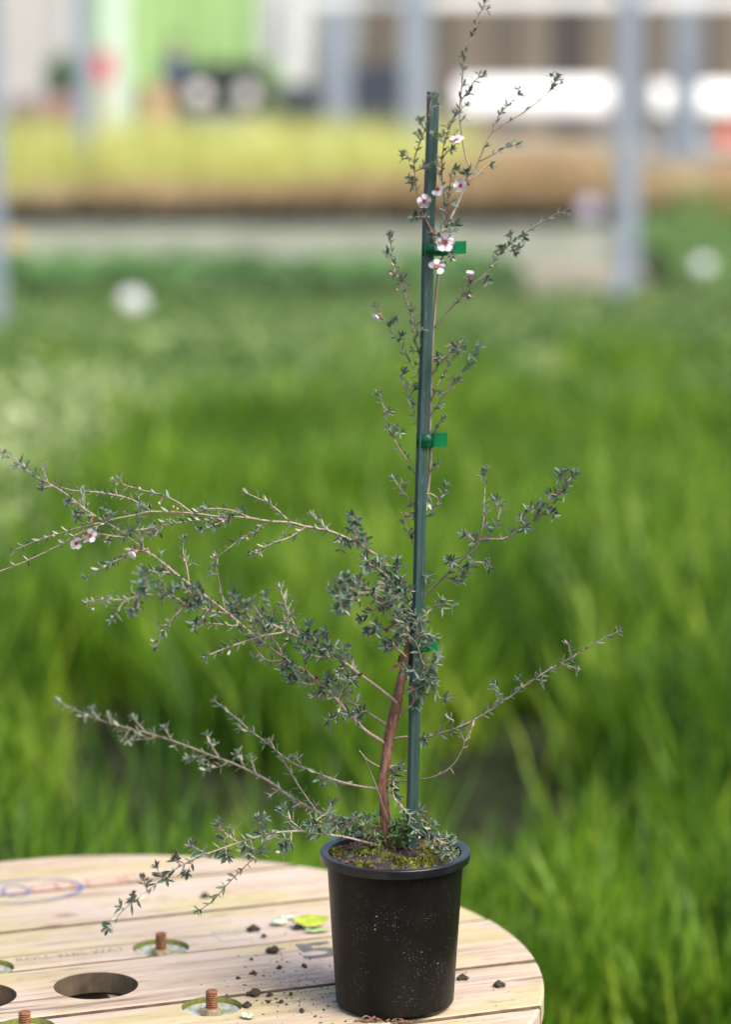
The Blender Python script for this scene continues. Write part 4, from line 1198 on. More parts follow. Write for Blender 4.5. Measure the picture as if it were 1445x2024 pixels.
# loose strips of peeling bark lying along the trunk
random.seed(19)
for k in range(16):
    i = random.randint(8, 90); n_ = random.randint(6, 16); a0 = random.uniform(-2.6, -0.4)
    seg_ = trunk_path[i:i + n_]
    if len(seg_) < 4: continue
    off = Vector((math.cos(a0), math.sin(a0), 0))
    rr_ = [0.0058 if i + j < 60 else 0.0052 for j in range(len(seg_))]
    pts_ = [p - P0 + off * (rr_[j] + 0.0006 * math.sin(j) + (0.0022 if j in (0, len(seg_) - 1) else 0)) + Vector((0.0007 * math.sin(j * 1.3 + k), 0, 0)) for j, p in enumerate(seg_)]
    bm_obj('bark_flake', tube(pts_, [0.0004] + [random.uniform(0.0006, 0.0011) for _ in pts_[2:]] + [0.0003], 5), bark_trunk, plant, True)
def to_px(p):
    v = p - CAM; z = v.dot(FW)
    return (W_PX / 2 + F_PX * v.x / z, H_PX / 2 - F_PX * v.dot(UP) / z)
def nearest_depth(px, paths):
    best = (1e9, 0.0, None)
    for pa in paths:
        for p in pa:
            x, y = to_px(p); d = (x - px[0]) ** 2 + (y - px[1]) ** 2
            if d < best[0]: best = (d, p.y, (x, y))
    return best
def grow(px, tip, r0, r1, parent, paths, name, mat, br=None, mid=None, snap=True, seg=7):
    """one stem: starts at its parent's depth and runs to depth start + tip"""
    near = nearest_depth(px[0], paths)
    d0 = near[1]
    if snap and near[0] < 40 ** 2: px = [near[2]] + list(px if near[0] > 36 else px[1:])
    n = len(px)
    ln = [0.0]
    for a, b_ in zip(px[:-1], px[1:]): ln.append(ln[-1] + math.hypot(b_[0] - a[0], b_[1] - a[1]))
    ln = [q / max(ln[-1], 1e-6) for q in ln]
    dep = [d0 + tip * q + (0.006 * math.sin(q * 7 + px[0][0]) if 0 < q < 1 else 0) for q in ln]
    if mid: dep = [d + mid[1] * math.exp(-((q - mid[0]) / mid[2]) ** 2) * (q > 0) for d, q in zip(dep, ln)]
    rad = [r0 + (r1 - r0) * q ** 0.8 for q in ln]
    return build_stem(name, px, dep, rad, mat, parent, seg)
def branch(z, pts, tip, r0, r1, leaf=(0.1, 1.0, 0.0115, 'n', 0.25), twigs=(), mat=None, extra=None):
    px = pts if z == 'mixed' else zp(z, pts)
    b, path = grow(px, tip, r0, r1, plant, [trunk_path], 'branch', mat or bark_branch, mid=extra)
    if leaf: foliate(path, b, *leaf)
    paths = [path]
    for tw in twigs:
        zt, tp, tt = tw[0], tw[1], tw[2]
        lf = tw[3] if len(tw) > 3 and tw[3] else ((0.12, 1.05, leaf[2] if leaf else 0.011, leaf[3] if leaf else 'n', 0.2))
        r = tw[4] if len(tw) > 4 else (1.5, 0.85)
        t, tpath = grow(zp(zt, tp), tt, r[0], r[1], b, paths, 'twig', bark_twig, snap=True, seg=6)
        if lf != 'bare': foliate(tpath, b, *lf)
        paths.append(tpath)
    return b, paths

SM = 0.0106
up = lambda st=0.15, de=0.8, ln=SM, sp=0.22: (st, de, ln, 'n', sp)
# top of the plant
branch(1, [(520, 1400), (540, 1280), (575, 1200), (625, 1090), (665, 1020), (700, 950), (745, 840), (790, 755), (870, 705), (960, 650), (1040, 590), (1110, 530), (1165, 445)], 0.02, 2.4, 1.0, up(0.5, 0.5, SM, 0.15), [
    (1, [(668, 990), (640, 900), (617, 770), (602, 650), (612, 520), (622, 400), (640, 280), (680, 190), (715, 90), (755, 5)], -0.03, up(0.28, 0.75), (1.9, 1.1)),
    (1, [(610, 590), (650, 520), (690, 460), (740, 425)], -0.01, up(0.1, 1.0)),
    (1, [(780, 745), (830, 660), (880, 600), (945, 540)], -0.015, up(0.15, 0.9)),
    (1, [(715, 930), (790, 885), (860, 840), (935, 825)], -0.02, up(0.35, 0.9)),
    (1, [(660, 1050), (700, 1000), (750, 950), (785, 945)], 0.01, up(0.2, 0.9)),
    (1, [(1110, 530), (1140, 480), (1160, 440)], 0.0, up(0.0, 1.8)),
    (1, [(650, 1030), (645, 1000), (640, 985)], -0.01, up(0.2, 1.5))], bark_twig)
branch(1, [(530, 1390), (525, 1250), (520, 1150), (505, 1040), (503, 930), (515, 820), (545, 730), (580, 640)], -0.02, 1.8, 0.9, up(0.05, 0.95), [
    (1, [(505, 1010), (480, 970), (470, 940)], -0.01), (1, [(515, 830), (480, 790), (470, 765)], -0.01, up(0.2, 1.4)), (1, [(508, 900), (540, 860), (560, 855)], -0.01, up(0.3, 1.2)), (1, [(560, 690), (590, 640), (640, 600)], -0.01, up(0.2, 1.4))], bark_red)
branch(1, [(535, 1330), (530, 1200), (545, 1080), (560, 980), (585, 970)], -0.03, 1.5, 0.9, up(0.0, 1.1), [(1, [(545, 1260), (570, 1290), (590, 1280)], -0.01, up(0.1, 1.6))], bark_red)
branch(1, [(480, 1420), (440, 1310), (400, 1240), (370, 1150), (350, 1040), (345, 920), (370, 830), (405, 740), (430, 640), (440, 560)], -0.03, 1.6, 0.9, up(0.18, 0.7), [
    (1, [(345, 930), (320, 905), (285, 885)], -0.01, up(0.4, 1.6)), (1, [(350, 990), (380, 965), (405, 945)], -0.015, up(0.3, 1.5)), (1, [(395, 1250), (360, 1240), (340, 1240)], -0.01, up(0.3, 1.6)),
    (1, [(365, 830), (385, 790), (380, 770)], -0.01, up(0.1, 1.8)), (1, [(400, 750), (380, 710), (375, 690)], -0.01, up(0.1, 1.6)), (1, [(350, 1040), (340, 1060), (335, 1030)], -0.012, up(0.1, 1.8))], bark_red)
branch(1, [(540, 1400), (500, 1370), (470, 1340), (455, 1330)], -0.03, 1.2, 0.9, up(0.1, 2.0), (), bark_red)
branch(1, [(545, 1395), (545, 1450), (560, 1480)], -0.03, 1.2, 0.9, up(0.1, 1.6), (), bark_red)
branch('mixed', zp(2, [(505, 210), (560, 140), (620, 80)]) + zp(1, [(590, 1730), (650, 1640), (720, 1590), (770, 1540), (820, 1460), (900, 1390), (990, 1320), (1090, 1260), (1170, 1215), (1205, 1215)]), -0.06, 1.8, 0.9, up(0.2, 0.75), [
    (1, [(655, 1640), (662, 1600)], -0.005, up(0.3, 1.5)), (1, [(620, 1705), (655, 1690)], -0.005, up(0.3, 1.5)), (1, [(870, 1410), (895, 1370), (890, 1340)], -0.01, up(0.1, 1.3)), (1, [(960, 1340), (975, 1365)], -0.01, up(0, 2)), (1, [(740, 1570), (765, 1600)], -0.008, up(0, 2)),
    (1, [(820, 1460), (845, 1440), (835, 1420)], -0.008, up(0, 2)), (1, [(900, 1400), (920, 1435)], -0.008, up(0, 2))], bark_twig)
branch('mixed', [(828.6, 664), (816, 626), (804, 593), (795, 566)] + zp(1, [(250, 1590), (225, 1480), (215, 1420), (205, 1340)]), -0.02, 1.6, 0.85, up(0.0, 1.0), [
    (1, [(250, 1600), (285, 1590)], -0.01, up(0.1, 1.8)), (1, [(225, 1490), (190, 1450)], -0.01, up(0.1, 1.6))], bark_twig)
branch(2, [(425, 440), (400, 400), (360, 330), (320, 260), (285, 200), (255, 160), (225, 110)], 0.02, 1.7, 0.85, up(0.0, 1.0), [(2, [(330, 270), (345, 250)], -0.01), (2, [(285, 200), (310, 180)], -0.01)], bark_twig)
branch(2, [(430, 340), (415, 250), (400, 190), (395, 130)], -0.02, 1.4, 0.8, up(0.0, 1.2), (), bark_twig)
branch(2, [(418, 660), (390, 560), (370, 510), (345, 450), (355, 420)], 0.01, 1.6, 0.85, up(0.0, 1.1), [(2, [(385, 550), (410, 490)], -0.01)], bark_twig)
branch(2, [(412, 905), (380, 850), (340, 795), (305, 730), (275, 650), (255, 570), (235, 520)], -0.02, 1.6, 0.85, up(0.12, 1.0), [(2, [(300, 730), (320, 690)], -0.01), (2, [(260, 590), (285, 610)], -0.01)], bark_twig)
branch(2, [(410, 1070), (370, 1010), (340, 975), (310, 930)], -0.02, 1.6, 0.9, up(0.1, 0.85, 0.012), (), bark_twig)
branch(2, [(402, 1240), (380, 1180), (360, 1130), (370, 1110)], -0.02, 1.6, 0.9, up(0.1, 0.9, 0.013), (), bark_twig)
branch(2, [(490, 430), (530, 380), (580, 330), (620, 285), (640, 270)], -0.03, 1.7, 0.9, up(0.1, 1.1, 0.0098, 0.4), [(2, [(560, 350), (520, 350)], -0.01), (2, [(600, 305), (585, 300)], -0.01), (2, [(580, 330), (640, 320)], -0.02)], bark_twig)
branch(2, [(490, 560), (520, 480), (550, 420), (580, 370), (620, 330)], -0.01, 1.7, 0.9, up(0.15, 1.1, 0.0098, 0.3), (), bark_twig)
branch(2, [(485, 640), (510, 590), (550, 530), (600, 470), (650, 400), (690, 340), (715, 300)], -0.04, 1.7, 0.9, up(0.1, 1.05, 0.0098, 0.3), [(2, [(640, 410), (680, 390)], -0.01), (2, [(590, 480), (620, 460)], -0.01)], bark_twig)
branch(2, [(485, 735), (520, 680), (550, 640)], -0.02, 1.5, 0.9, up(0.1, 1.1, 0.0105), (), bark_twig)
branch(2, [(485, 910), (505, 870), (515, 862)], -0.015, 1.2, 0.9, up(0.3, 1.0, 0.0105, 0), (), bark_twig)
branch(2, [(462, 1130), (500, 1080), (535, 1010), (560, 960)], -0.02, 1.6, 0.9, up(0.1, 0.85, 0.012), [(2, [(475, 1000), (470, 1050)], 0.0)], bark_twig)
# right upper arm
MD = 0.0130
md = lambda st=0.1, de=0.9, ln=MD, sp=0.3: (st, de, ln, 'n', sp)
branch(2, [(430, 1510), (530, 1415), (600, 1345), (660, 1295), (700, 1260), (725, 1220), (780, 1217), (830, 1215), (900, 1185), (980, 1130), (1040, 1080), (1090, 1010), (1130, 960), (1180, 910)], -0.05, 2.6, 1.0, md(0.2, 0.95), [
    (2, [(712, 1235), (735, 1150), (740, 1050), (745, 960), (745, 890)], 0.01, md(0.2, 0.95, 0.0112)), (2, [(735, 1218), (770, 1180), (800, 1150), (812, 1060), (800, 1030)], -0.02, md(0.15, 1.1)),
    (2, [(640, 1385), (690, 1330), (750, 1330)], -0.02, md(0.2, 1.3)), (2, [(600, 1340), (570, 1320)], -0.02, md(0.2, 1.4)), (2, [(715, 1240), (690, 1220), (650, 1195)], -0.015, md(0.1, 1.4)), (2, [(1115, 970), (1105, 900)], -0.01, md(0.2, 1.0)),
    (2, [(980, 1130), (990, 1085), (975, 1070)], -0.01, md(0.1, 1.4)), (2, [(1040, 1080), (1075, 1100)], -0.01, md(0.1, 1.4)), (2, [(900, 1185), (930, 1150), (915, 1125)], -0.01, md(0.1, 1.3)), (2, [(560, 1390), (590, 1420), (630, 1410)], -0.02, md(0.1, 1.3)), (2, [(1090, 1015), (1050, 1000)], -0.01, md(0.1, 1.4))])
# long left upper branch
branch('mixed', zp(4, [(1252, 730), (1210, 640), (1140, 560), (1060, 490), (980, 440), (880, 385), (780, 345), (650, 320), (560, 297), (440, 290), (300, 268), (140, 262)]) + zp(3, [(1100, 476), (870, 466), (760, 488), (640, 512), (520, 562), (430, 600), (350, 650), (230, 710), (120, 760), (0, 805), (-60, 830)]), -0.06, 3.2, 1.1, (0.02, 0.55, 0.0108, 'n', 0.2), [
    (3, [(620, 512), (500, 545), (370, 580), (200, 635), (70, 690)], 0.02, up(0.1, 0.8)), (3, [(1090, 468), (1010, 410), (920, 370), (800, 340), (700, 310), (650, 290)], 0.03, up(0.1, 1.0)),
    (3, [(860, 465), (780, 410), (700, 380), (560, 355), (420, 345), (320, 320)], -0.02, up(0.0, 1.1)), (3, [(1330, 500), (1200, 510), (1050, 525), (940, 545), (870, 560)], 0.02, up(0.1, 1.2)), (3, [(990, 490), (930, 545), (860, 600)], 0.02, up(0.2, 0.9)),
    (3, [(1310, 510), (1230, 540), (1150, 570)], -0.02, up(0.0, 1.2)), (4, [(330, 268), (230, 228), (110, 218), (20, 240)], -0.02, up(0.1, 1.3)), (4, [(560, 295), (480, 220), (400, 170), (300, 125)], 0.03, up(0.1, 1.1)),
    (4, [(660, 325), (560, 380), (470, 410), (340, 470)], -0.03, up(0.1, 1.2)), (4, [(780, 345), (720, 290), (680, 250)], 0.02, up(0.15, 1.1)), (4, [(430, 300), (330, 360), (250, 410), (200, 450), (130, 500)], 0.02, up(0.1, 1.1)),
    (4, [(960, 430), (940, 340), (910, 260)], -0.10, md(0.2, 1.1)), (4, [(1080, 510), (1040, 540), (990, 500)], -0.03, md(0.0, 1.6)), (4, [(1130, 690), (1100, 600), (1070, 510)], -0.02, md(0.0, 1.2)), (4, [(1010, 460), (990, 400), (970, 380)], -0.02, md(0.0, 1.5)), (4, [(830, 360), (860, 400), (900, 410)], -0.02, md(0.0, 1.4)), (4, [(1150, 570), (1165, 545)], -0.02, md(0.0, 1.6))])
branch(4, [(1250, 790), (1180, 700), (1130, 620), (1060, 560), (1000, 530)], -0.05, 2.2, 1.0, md(0.0, 1.1), [(4, [(1180, 700), (1200, 660)], -0.02, md(0, 1.6)), (4, [(1150, 650), (1090, 650)], -0.02, md(0, 1.6))])
branch(4, [(1240, 850), (1180, 800), (1110, 750), (1040, 705), (930, 690), (820, 700)], -0.13, 2.2, 1.1, md(0.0, 1.0), [(4, [(880, 700), (865, 780)], -0.05, md(0.2, 1.8)), (4, [(1040, 705), (990, 660), (940, 620)], -0.03, md(0.1, 1.4)), (4, [(1090, 760), (1030, 800), (960, 850)], 0.0, md(0.15, 1.3)), (4, [(940, 690), (890, 650), (865, 620)], -0.04, md(0.1, 1.6)), (4, [(950, 705), (900, 740), (830, 790)], -0.06, md(0.1, 1.6)), (4, [(1140, 770), (1150, 720), (1110, 690)], -0.03, md(0.0, 1.8))])
branch(4, [(1250, 900), (1180, 880), (1100, 900), (1000, 920)], -0.05, 1.9, 1.0, md(0.0, 1.2), [(4, [(1150, 885), (1170, 850), (1130, 780)], -0.02, md(0, 1.5)), (4, [(1060, 905), (1050, 880)], -0.02, md(0, 1.8))])
branch(4, [(1240, 930), (1160, 980), (1110, 1000)], -0.04, 1.6, 1.0, md(0.2, 1.4), ())
branch(4, [(1222, 1075), (1190, 1030), (1170, 970)], -0.03, 1.5, 1.0, md(0.2, 0.8), ())
# brown dead leaves on the trunk
b_, pths = branch(9, [(478, 1560), (440, 1530), (425, 1500)], -0.012, 1.0, 0.6, None, (), bark_red)
for tgt in [(425, 1410), (465, 1400), (340, 1580), (385, 1515), (395, 1570)]:
    p = pths[0][-1]; q = at_depth(*zp(9, [tgt])[0], p.y - 0.004); add_leaf(p, q - p, Vector((0, -0.6, 0.8)), (q - p).length, 'd', b_)
# long diagonal to the left, the widest branch
branch('mixed', zp(6, [(372, 610), (345, 590), (270, 540), (200, 470), (130, 390), (60, 330), (0, 275)]) + zp(16, [(640, 750), (540, 680), (420, 590), (330, 520), (200, 410), (100, 330)]) + zp(3, [(1080, 880), (980, 800), (880, 720), (780, 650), (690, 580), (590, 520), (480, 450), (380, 370), (270, 300), (180, 250), (80, 170), (0, 105), (-40, 60)]), -0.09, 3.6, 1.1, (0.09, 0.75, 0.0118, 'n', 0.25), [
    (16, [(720, 775), (690, 690), (650, 600)], -0.02, md(0.2, 1.0)), (16, [(540, 655), (500, 590), (460, 530), (440, 440)], -0.02, md(0.1, 1.1)), (16, [(750, 870), (680, 860), (610, 840)], -0.02, md(0.2, 1.2)), (16, [(850, 905), (845, 830)], -0.02, md(0.1, 1.4)), (16, [(930, 960), (960, 880)], 0.02, md(0.1, 1.4)),
    (16, [(560, 710), (470, 710), (400, 680), (350, 600), (330, 550)], -0.03, md(0.2, 0.9)), (16, [(230, 470), (120, 460), (20, 450)], -0.02, md(0.1, 1.2)), (16, [(165, 375), (130, 250), (90, 60)], -0.02, up(0.1, 0.85)),
    (16, [(680, 790), (620, 800), (590, 830)], -0.02, md(0.1, 1.4)), (16, [(830, 900), (790, 950), (760, 950)], -0.02, md(0.0, 1.4)), (16, [(930, 1010), (910, 1090), (880, 1095)], -0.02, md(0.1, 1.4)), (16, [(980, 1060), (1030, 1075), (1060, 1110)], -0.02, md(0.0, 1.3)), (16, [(570, 720), (550, 770)], -0.02, md(0.0, 1.5)),
    (3, [(990, 815), (920, 810), (830, 800)], -0.02, md(0.0, 1.2)), (3, [(1075, 870), (1065, 780), (1045, 700), (1050, 620)], 0.02, up(0.1, 1.1)), (3, [(760, 680), (690, 730), (600, 775), (490, 840)], 0.0, up(0.1, 1.2)), (3, [(690, 580), (790, 570), (860, 560)], 0.02, up(0.1, 1.2)), (3, [(800, 640), (790, 560), (800, 440)], -0.02, up(0.0, 1.2)),
    (3, [(590, 515), (640, 480), (600, 450)], -0.02, up(0.0, 1.4)), (3, [(480, 450), (470, 400), (470, 350)], 0.02, up(0.1, 1.2)), (3, [(270, 300), (250, 240), (245, 210)], 0.01, up(0.1, 1.2)), (3, [(520, 480), (460, 490), (430, 480)], -0.02, up(0.0, 1.4)), (3, [(730, 600), (640, 605), (570, 590)], -0.02, up(0.1, 1.3)), (3, [(150, 235), (90, 210)], 0.01, up(0.1, 1.4)), (3, [(300, 325), (240, 330)], -0.01, up(0.1, 1.4)), (3, [(430, 400), (390, 415)], -0.01, up(0.1, 1.6)), (3, [(870, 715), (820, 690), (770, 690)], -0.02, up(0.0, 1.4))])
# second left branch, arching over at its end
branch('mixed', zp(6, [(412, 430), (400, 412), (310, 340), (240, 290), (170, 235), (100, 190), (20, 150)]) + zp(16, [(780, 600), (610, 530), (470, 460), (300, 410), (60, 370)]) + zp(3, [(1060, 995), (1000, 960), (850, 940), (760, 955), (700, 990), (660, 1045), (640, 1080)]), -0.13, 3.2, 1.3, (0.2, 0.85, 0.0118, 'n', 0.3), [
    (16, [(650, 520), (600, 410), (560, 320), (530, 220)], 0.02, md(0.1, 1.1)), (16, [(600, 500), (560, 430), (540, 350)], 0.03, md(0.1, 1.1)), (16, [(475, 455), (465, 350), (430, 260)], -0.02, md(0.0, 1.2)), (16, [(455, 545), (430, 490), (380, 380), (330, 310)], -0.02, md(0.1, 1.1)), (16, [(300, 410), (250, 330), (210, 260)], -0.02, md(0.0, 1.3)),
    (16, [(780, 590), (740, 540), (710, 500), (720, 460)], -0.02, md(0.0, 1.3)), (16, [(860, 650), (840, 580), (830, 520)], -0.02, md(0.1, 1.3)), (16, [(940, 700), (960, 640), (980, 620)], -0.02, md(0.0, 1.4)), (16, [(1030, 760), (1000, 690)], 0.02, md(0.1, 1.2)), (16, [(1070, 815), (990, 825)], -0.03, md(0.2, 1.2)), (16, [(960, 730), (930, 790)], -0.02, md(0.1, 1.4)), (16, [(890, 690), (820, 685), (720, 665)], -0.03, md(0.1, 1.1)),
    (16, [(545, 515), (400, 540), (280, 580), (150, 625), (20, 680)], -0.04, md(0.2, 0.95)), (3, [(720, 965), (600, 970), (490, 985)], 0.01, up(0.1, 1.1)), (3, [(1060, 1005), (990, 1070), (940, 1140), (890, 1240)], -0.01, up(0.15, 1.1)), (3, [(790, 945), (820, 880), (815, 810)], -0.09, md(0.1, 1.2)), (3, [(770, 950), (790, 1000), (750, 1040)], -0.04, up(0.1, 1.4)), (3, [(1000, 960), (950, 920), (920, 900)], -0.02, md(0.0, 1.3)), (3, [(1100, 990), (1090, 930), (1040, 890)], -0.03, md(0.0, 1.3)), (3, [(1190, 1025), (1150, 1080), (1120, 1100)], -0.03, md(0.0, 1.4)), (3, [(1140, 1010), (1160, 960), (1120, 900)], -0.02, md(0.0, 1.4))])
branch(16, [(1280, 1165), (1140, 1070), (1030, 1000), (940, 940), (890, 900), (850, 850)], 0.06, 2.6, 1.2, md(0.3, 1.0), [(16, [(1040, 1005), (1060, 980)], 0.01, md(0.1, 1.2)), (16, [(1110, 1050), (1070, 1060)], -0.01, md(0.1, 1.4)), (16, [(990, 970), (1000, 930)], 0.0, md(0.0, 1.5))])
# leafy clump in front of the stake
LG = 0.0148
lg = lambda st=0.1, de=1.1, ln=LG, sp=0.3: (st, de, ln, 'n', sp)
branch(9, [(425, 2000), (545, 1895), (590, 1800), (640, 1720), (665, 1610), (650, 1500), (620, 1380), (592, 1300), (600, 1200), (600, 1100), (598, 1045)], -0.05, 2.8, 1.1, lg(0.16, 0.95, LG, 0.35), [
    (9, [(690, 1570), (740, 1680), (780, 1760), (820, 1830), (880, 1835)], -0.01, lg(0.2, 0.7, 0.013, 0.1)), (9, [(610, 1230), (690, 1160), (700, 1020), (780, 960), (830, 910)], 0.02, lg(0.1, 0.9)), (9, [(605, 1250), (700, 1220), (780, 1250)], 0.0, lg(0.1, 1.1)), (9, [(650, 1510), (740, 1440), (790, 1430)], 0.0, lg(0.1, 1.0)),
    (9, [(640, 1700), (600, 1740), (575, 1745)], -0.01, lg(0.1, 1.4)), (9, [(660, 1580), (580, 1560), (520, 1560)], -0.01, lg(0.1, 1.3)), (9, [(655, 1640), (700, 1690), (750, 1710)], -0.01, lg(0.1, 1.2)), (9, [(600, 1290), (540, 1250), (500, 1200)], -0.01, lg(0.1, 1.3)), (9, [(600, 1130), (530, 1100), (500, 1110)], -0.01, lg(0.1, 1.4)), (9, [(600, 1330), (690, 1330), (730, 1300)], 0.0, lg(0.1, 1.2)), (9, [(580, 1830), (570, 1880), (580, 1900)], 0.0, lg(0.2, 1.2)), (9, [(650, 1480), (700, 1560), (700, 1620)], -0.01, lg(0.1, 1.2))], bark_branch)
branch(9, [(545, 1180), (480, 1220), (430, 1250), (370, 1310)], -0.05, 1.6, 1.0, lg(0.1, 1.0, 0.012), [(9, [(380, 1310), (300, 1330)], -0.02, lg(0.1, 1.2, 0.012)), (9, [(480, 1420), (420, 1370), (380, 1330)], -0.01, lg(0.4, 0.6, 0.011))], bark_branch)
branch(9, [(650, 640), (690, 670), (715, 690)], -0.02, 1.2, 0.8, lg(0.3, 0.8, 0.012, 0), ())
# lower right arm and its bare loop
branch(6, [(395, 578), (450, 570), (520, 575), (600, 555), (700, 520), (800, 465), (900, 400), (980, 340), (1080, 275), (1180, 220), (1280, 160), (1385, 105)], -0.04, 2.6, 1.1, (0.18, 0.7, 0.0125, 'n', 0.1), [
    (6, [(830, 450), (860, 380), (840, 340)], -0.02, lg(0.1, 0.9, 0.0125, 0)), (6, [(1130, 255), (1200, 270)], -0.01, lg(0.2, 1.0, 0.0115, 0)), (6, [(640, 545), (660, 500), (640, 490)], -0.01, lg(0.1, 0.9, 0.0125, 0)), (6, [(960, 355), (950, 320)], -0.01, lg(0.1, 1.0, 0.012, 0)), (6, [(1180, 220), (1165, 165)], -0.01, lg(0.1, 1.0, 0.011, 0)),
    (6, [(755, 505), (730, 560), (712, 590), (690, 550)], 0.0, lg(0.5, 0.8, 0.012, 0))], None, (0.08, 0.035, 0.1))
branch(6, [(350, 765), (430, 762), (500, 760), (590, 740), (660, 690), (700, 620), (712, 580), (752, 512)], -0.03, 2.2, 1.2, None, [(6, [(590, 740), (605, 720)], 0.0, 'bare', (1.0, 0.5)), (6, [(650, 700), (662, 735)], 0.0, 'bare', (1.0, 0.5)), (6, [(700, 620), (722, 612)], 0.0, 'bare', (1.0, 0.5))], None, (0.22, 0.04, 0.2))
# lower left branches
branch('mixed', zp(6, [(345, 796), (260, 790), (170, 770), (80, 740)]) + zp(5, [(1445, 505), (1380, 480), (1310, 450), (1230, 420), (1150, 370), (1080, 310), (1010, 260), (940, 200), (880, 150), (830, 110)]), 0.12, 2.8, 1.0, (0.28, 0.95, 0.0118, 'n', 0.2), [(5, [(1330, 460), (1350, 500)], 0.0), (5, [(1250, 430), (1220, 380)], 0.01), (5, [(1120, 340), (1095, 300)], 0.01), (5, [(1010, 260), (950, 240)], 0.01)])
branch(6, [(352, 710), (335, 703), (280, 670), (245, 630)], -0.03, 1.8, 1.0, None, ())
branch('mixed', zp(13, [(600, 800), (480, 745), (270, 680), (130, 620), (0, 540)]) + zp(5, [(1290, 625), (1180, 560), (1100, 500), (1000, 445), (900, 400), (800, 365), (700, 325), (600, 290), (500, 260), (400, 235), (280, 200), (180, 160), (80, 110)]), 0.30, 3.4, 1.3, (0.05, 0.75, 0.0118, 'n', 0.15), [
    (5, [(1310, 635), (1240, 530), (1190, 450), (1150, 385)], 0.02, (0.1, 0.9, 0.012, 'n', 0.2)), (5, [(850, 375), (820, 330), (790, 270)], 0.03), (5, [(790, 370), (700, 385)], 0.02), (5, [(880, 410), (780, 440)], 0.0), (5, [(970, 430), (940, 360)], 0.02), (5, [(510, 260), (440, 190)], 0.02), (5, [(620, 290), (590, 240)], 0.0), (5, [(540, 285), (440, 295)], 0.0), (5, [(420, 245), (390, 290)], 0.0), (5, [(1400, 670), (1380, 610), (1395, 590)], 0.0), (5, [(280, 200), (240, 150)], 0.0), (5, [(370, 225), (330, 180)], 0.0), (5, [(1240, 600), (1190, 620)], -0.02), (5, [(1140, 530), (1090, 560)], 0.0), (5, [(1020, 450), (1000, 380)], 0.01)])
# drooping branch that leans out towards the viewer over the boards
DR = 0.0150
branch('mixed', zp(13, [(690, 880), (560, 860), (330, 800), (180, 775)]) + zp(5, [(1330, 745), (1250, 730), (1130, 735), (1000, 765), (880, 805), (760, 850), (640, 910), (560, 970), (490, 1030), (420, 1080), (370, 1130), (315, 1195)]), -0.16, 2.8, 1.0, (0.16, 0.75, DR * 0.95, 'n', 0.1), [
    (5, [(940, 780), (880, 740), (850, 700)], -0.01, lg(0.1, 1.1)), (5, [(1060, 745), (1040, 670)], 0.0, lg(0.1, 1.2)), (5, [(1240, 725), (1170, 660), (1150, 630)], 0.02, lg(0.1, 1.2)), (5, [(1020, 850), (1070, 770), (1100, 745)], 0.0, lg(0.1, 1.2)), (5, [(800, 830), (720, 800)], -0.01, lg(0.2, 1.2)), (5, [(1120, 740), (1050, 820), (1000, 870), (960, 910), (890, 980), (820, 1060), (750, 1110)], 0.05, (0.15, 0.85, 0.0125, 'f', 0.05)), (5, [(870, 805), (885, 850)], -0.01, lg(0.1, 1.2)), (5, [(980, 780), (990, 830)], -0.01, lg(0.1, 1.3)),
    (5, [(660, 900), (640, 860)], -0.01, (0.0, 1.3, 0.0125, 'b', 0)), (5, [(570, 960), (550, 900)], -0.01, (0.0, 1.3, 0.0125, 'b', 0)), (5, [(500, 1020), (490, 960)], -0.01, (0.0, 1.2, 0.012, 'b', 0)), (5, [(430, 1075), (440, 1030)], -0.01, (0.0, 1.2, 0.011, 'b', 0)), (5, [(1300, 740), (1310, 680), (1370, 640)], 0.02, lg(0.1, 1.2)), (5, [(1200, 735), (1190, 780), (1160, 800)], -0.02, lg(0.1, 1.3)), (5, [(740, 860), (690, 930)], -0.02, (0.2, 0.7, 0.012, 'b', 0)), (5, [(1350, 745), (1330, 700), (1290, 700)], -0.02, lg(0.0, 1.4))])
# shoot hanging in front of the pot's soil
branch(13, [(660, 150), (690, 190), (712, 290), (716, 430), (800, 530), (870, 610), (960, 680), (1040, 750), (1110, 810), (1180, 880), (1235, 935)], -0.06, 2.0, 1.0, (0.0, 1.9, 0.0140, 'n', 0.15), [(13, [(700, 230), (760, 180)], -0.01, lg(0, 1.2)), (13, [(860, 600), (900, 570), (950, 550)], 0.0, lg(0, 1.0)), (13, [(1000, 715), (1060, 680)], 0.0, lg(0, 1.0)), (13, [(1130, 830), (1220, 850)], 0.0, lg(0, 1.0)), (13, [(960, 680), (940, 730)], -0.005, lg(0, 1.0))], bark_twig)
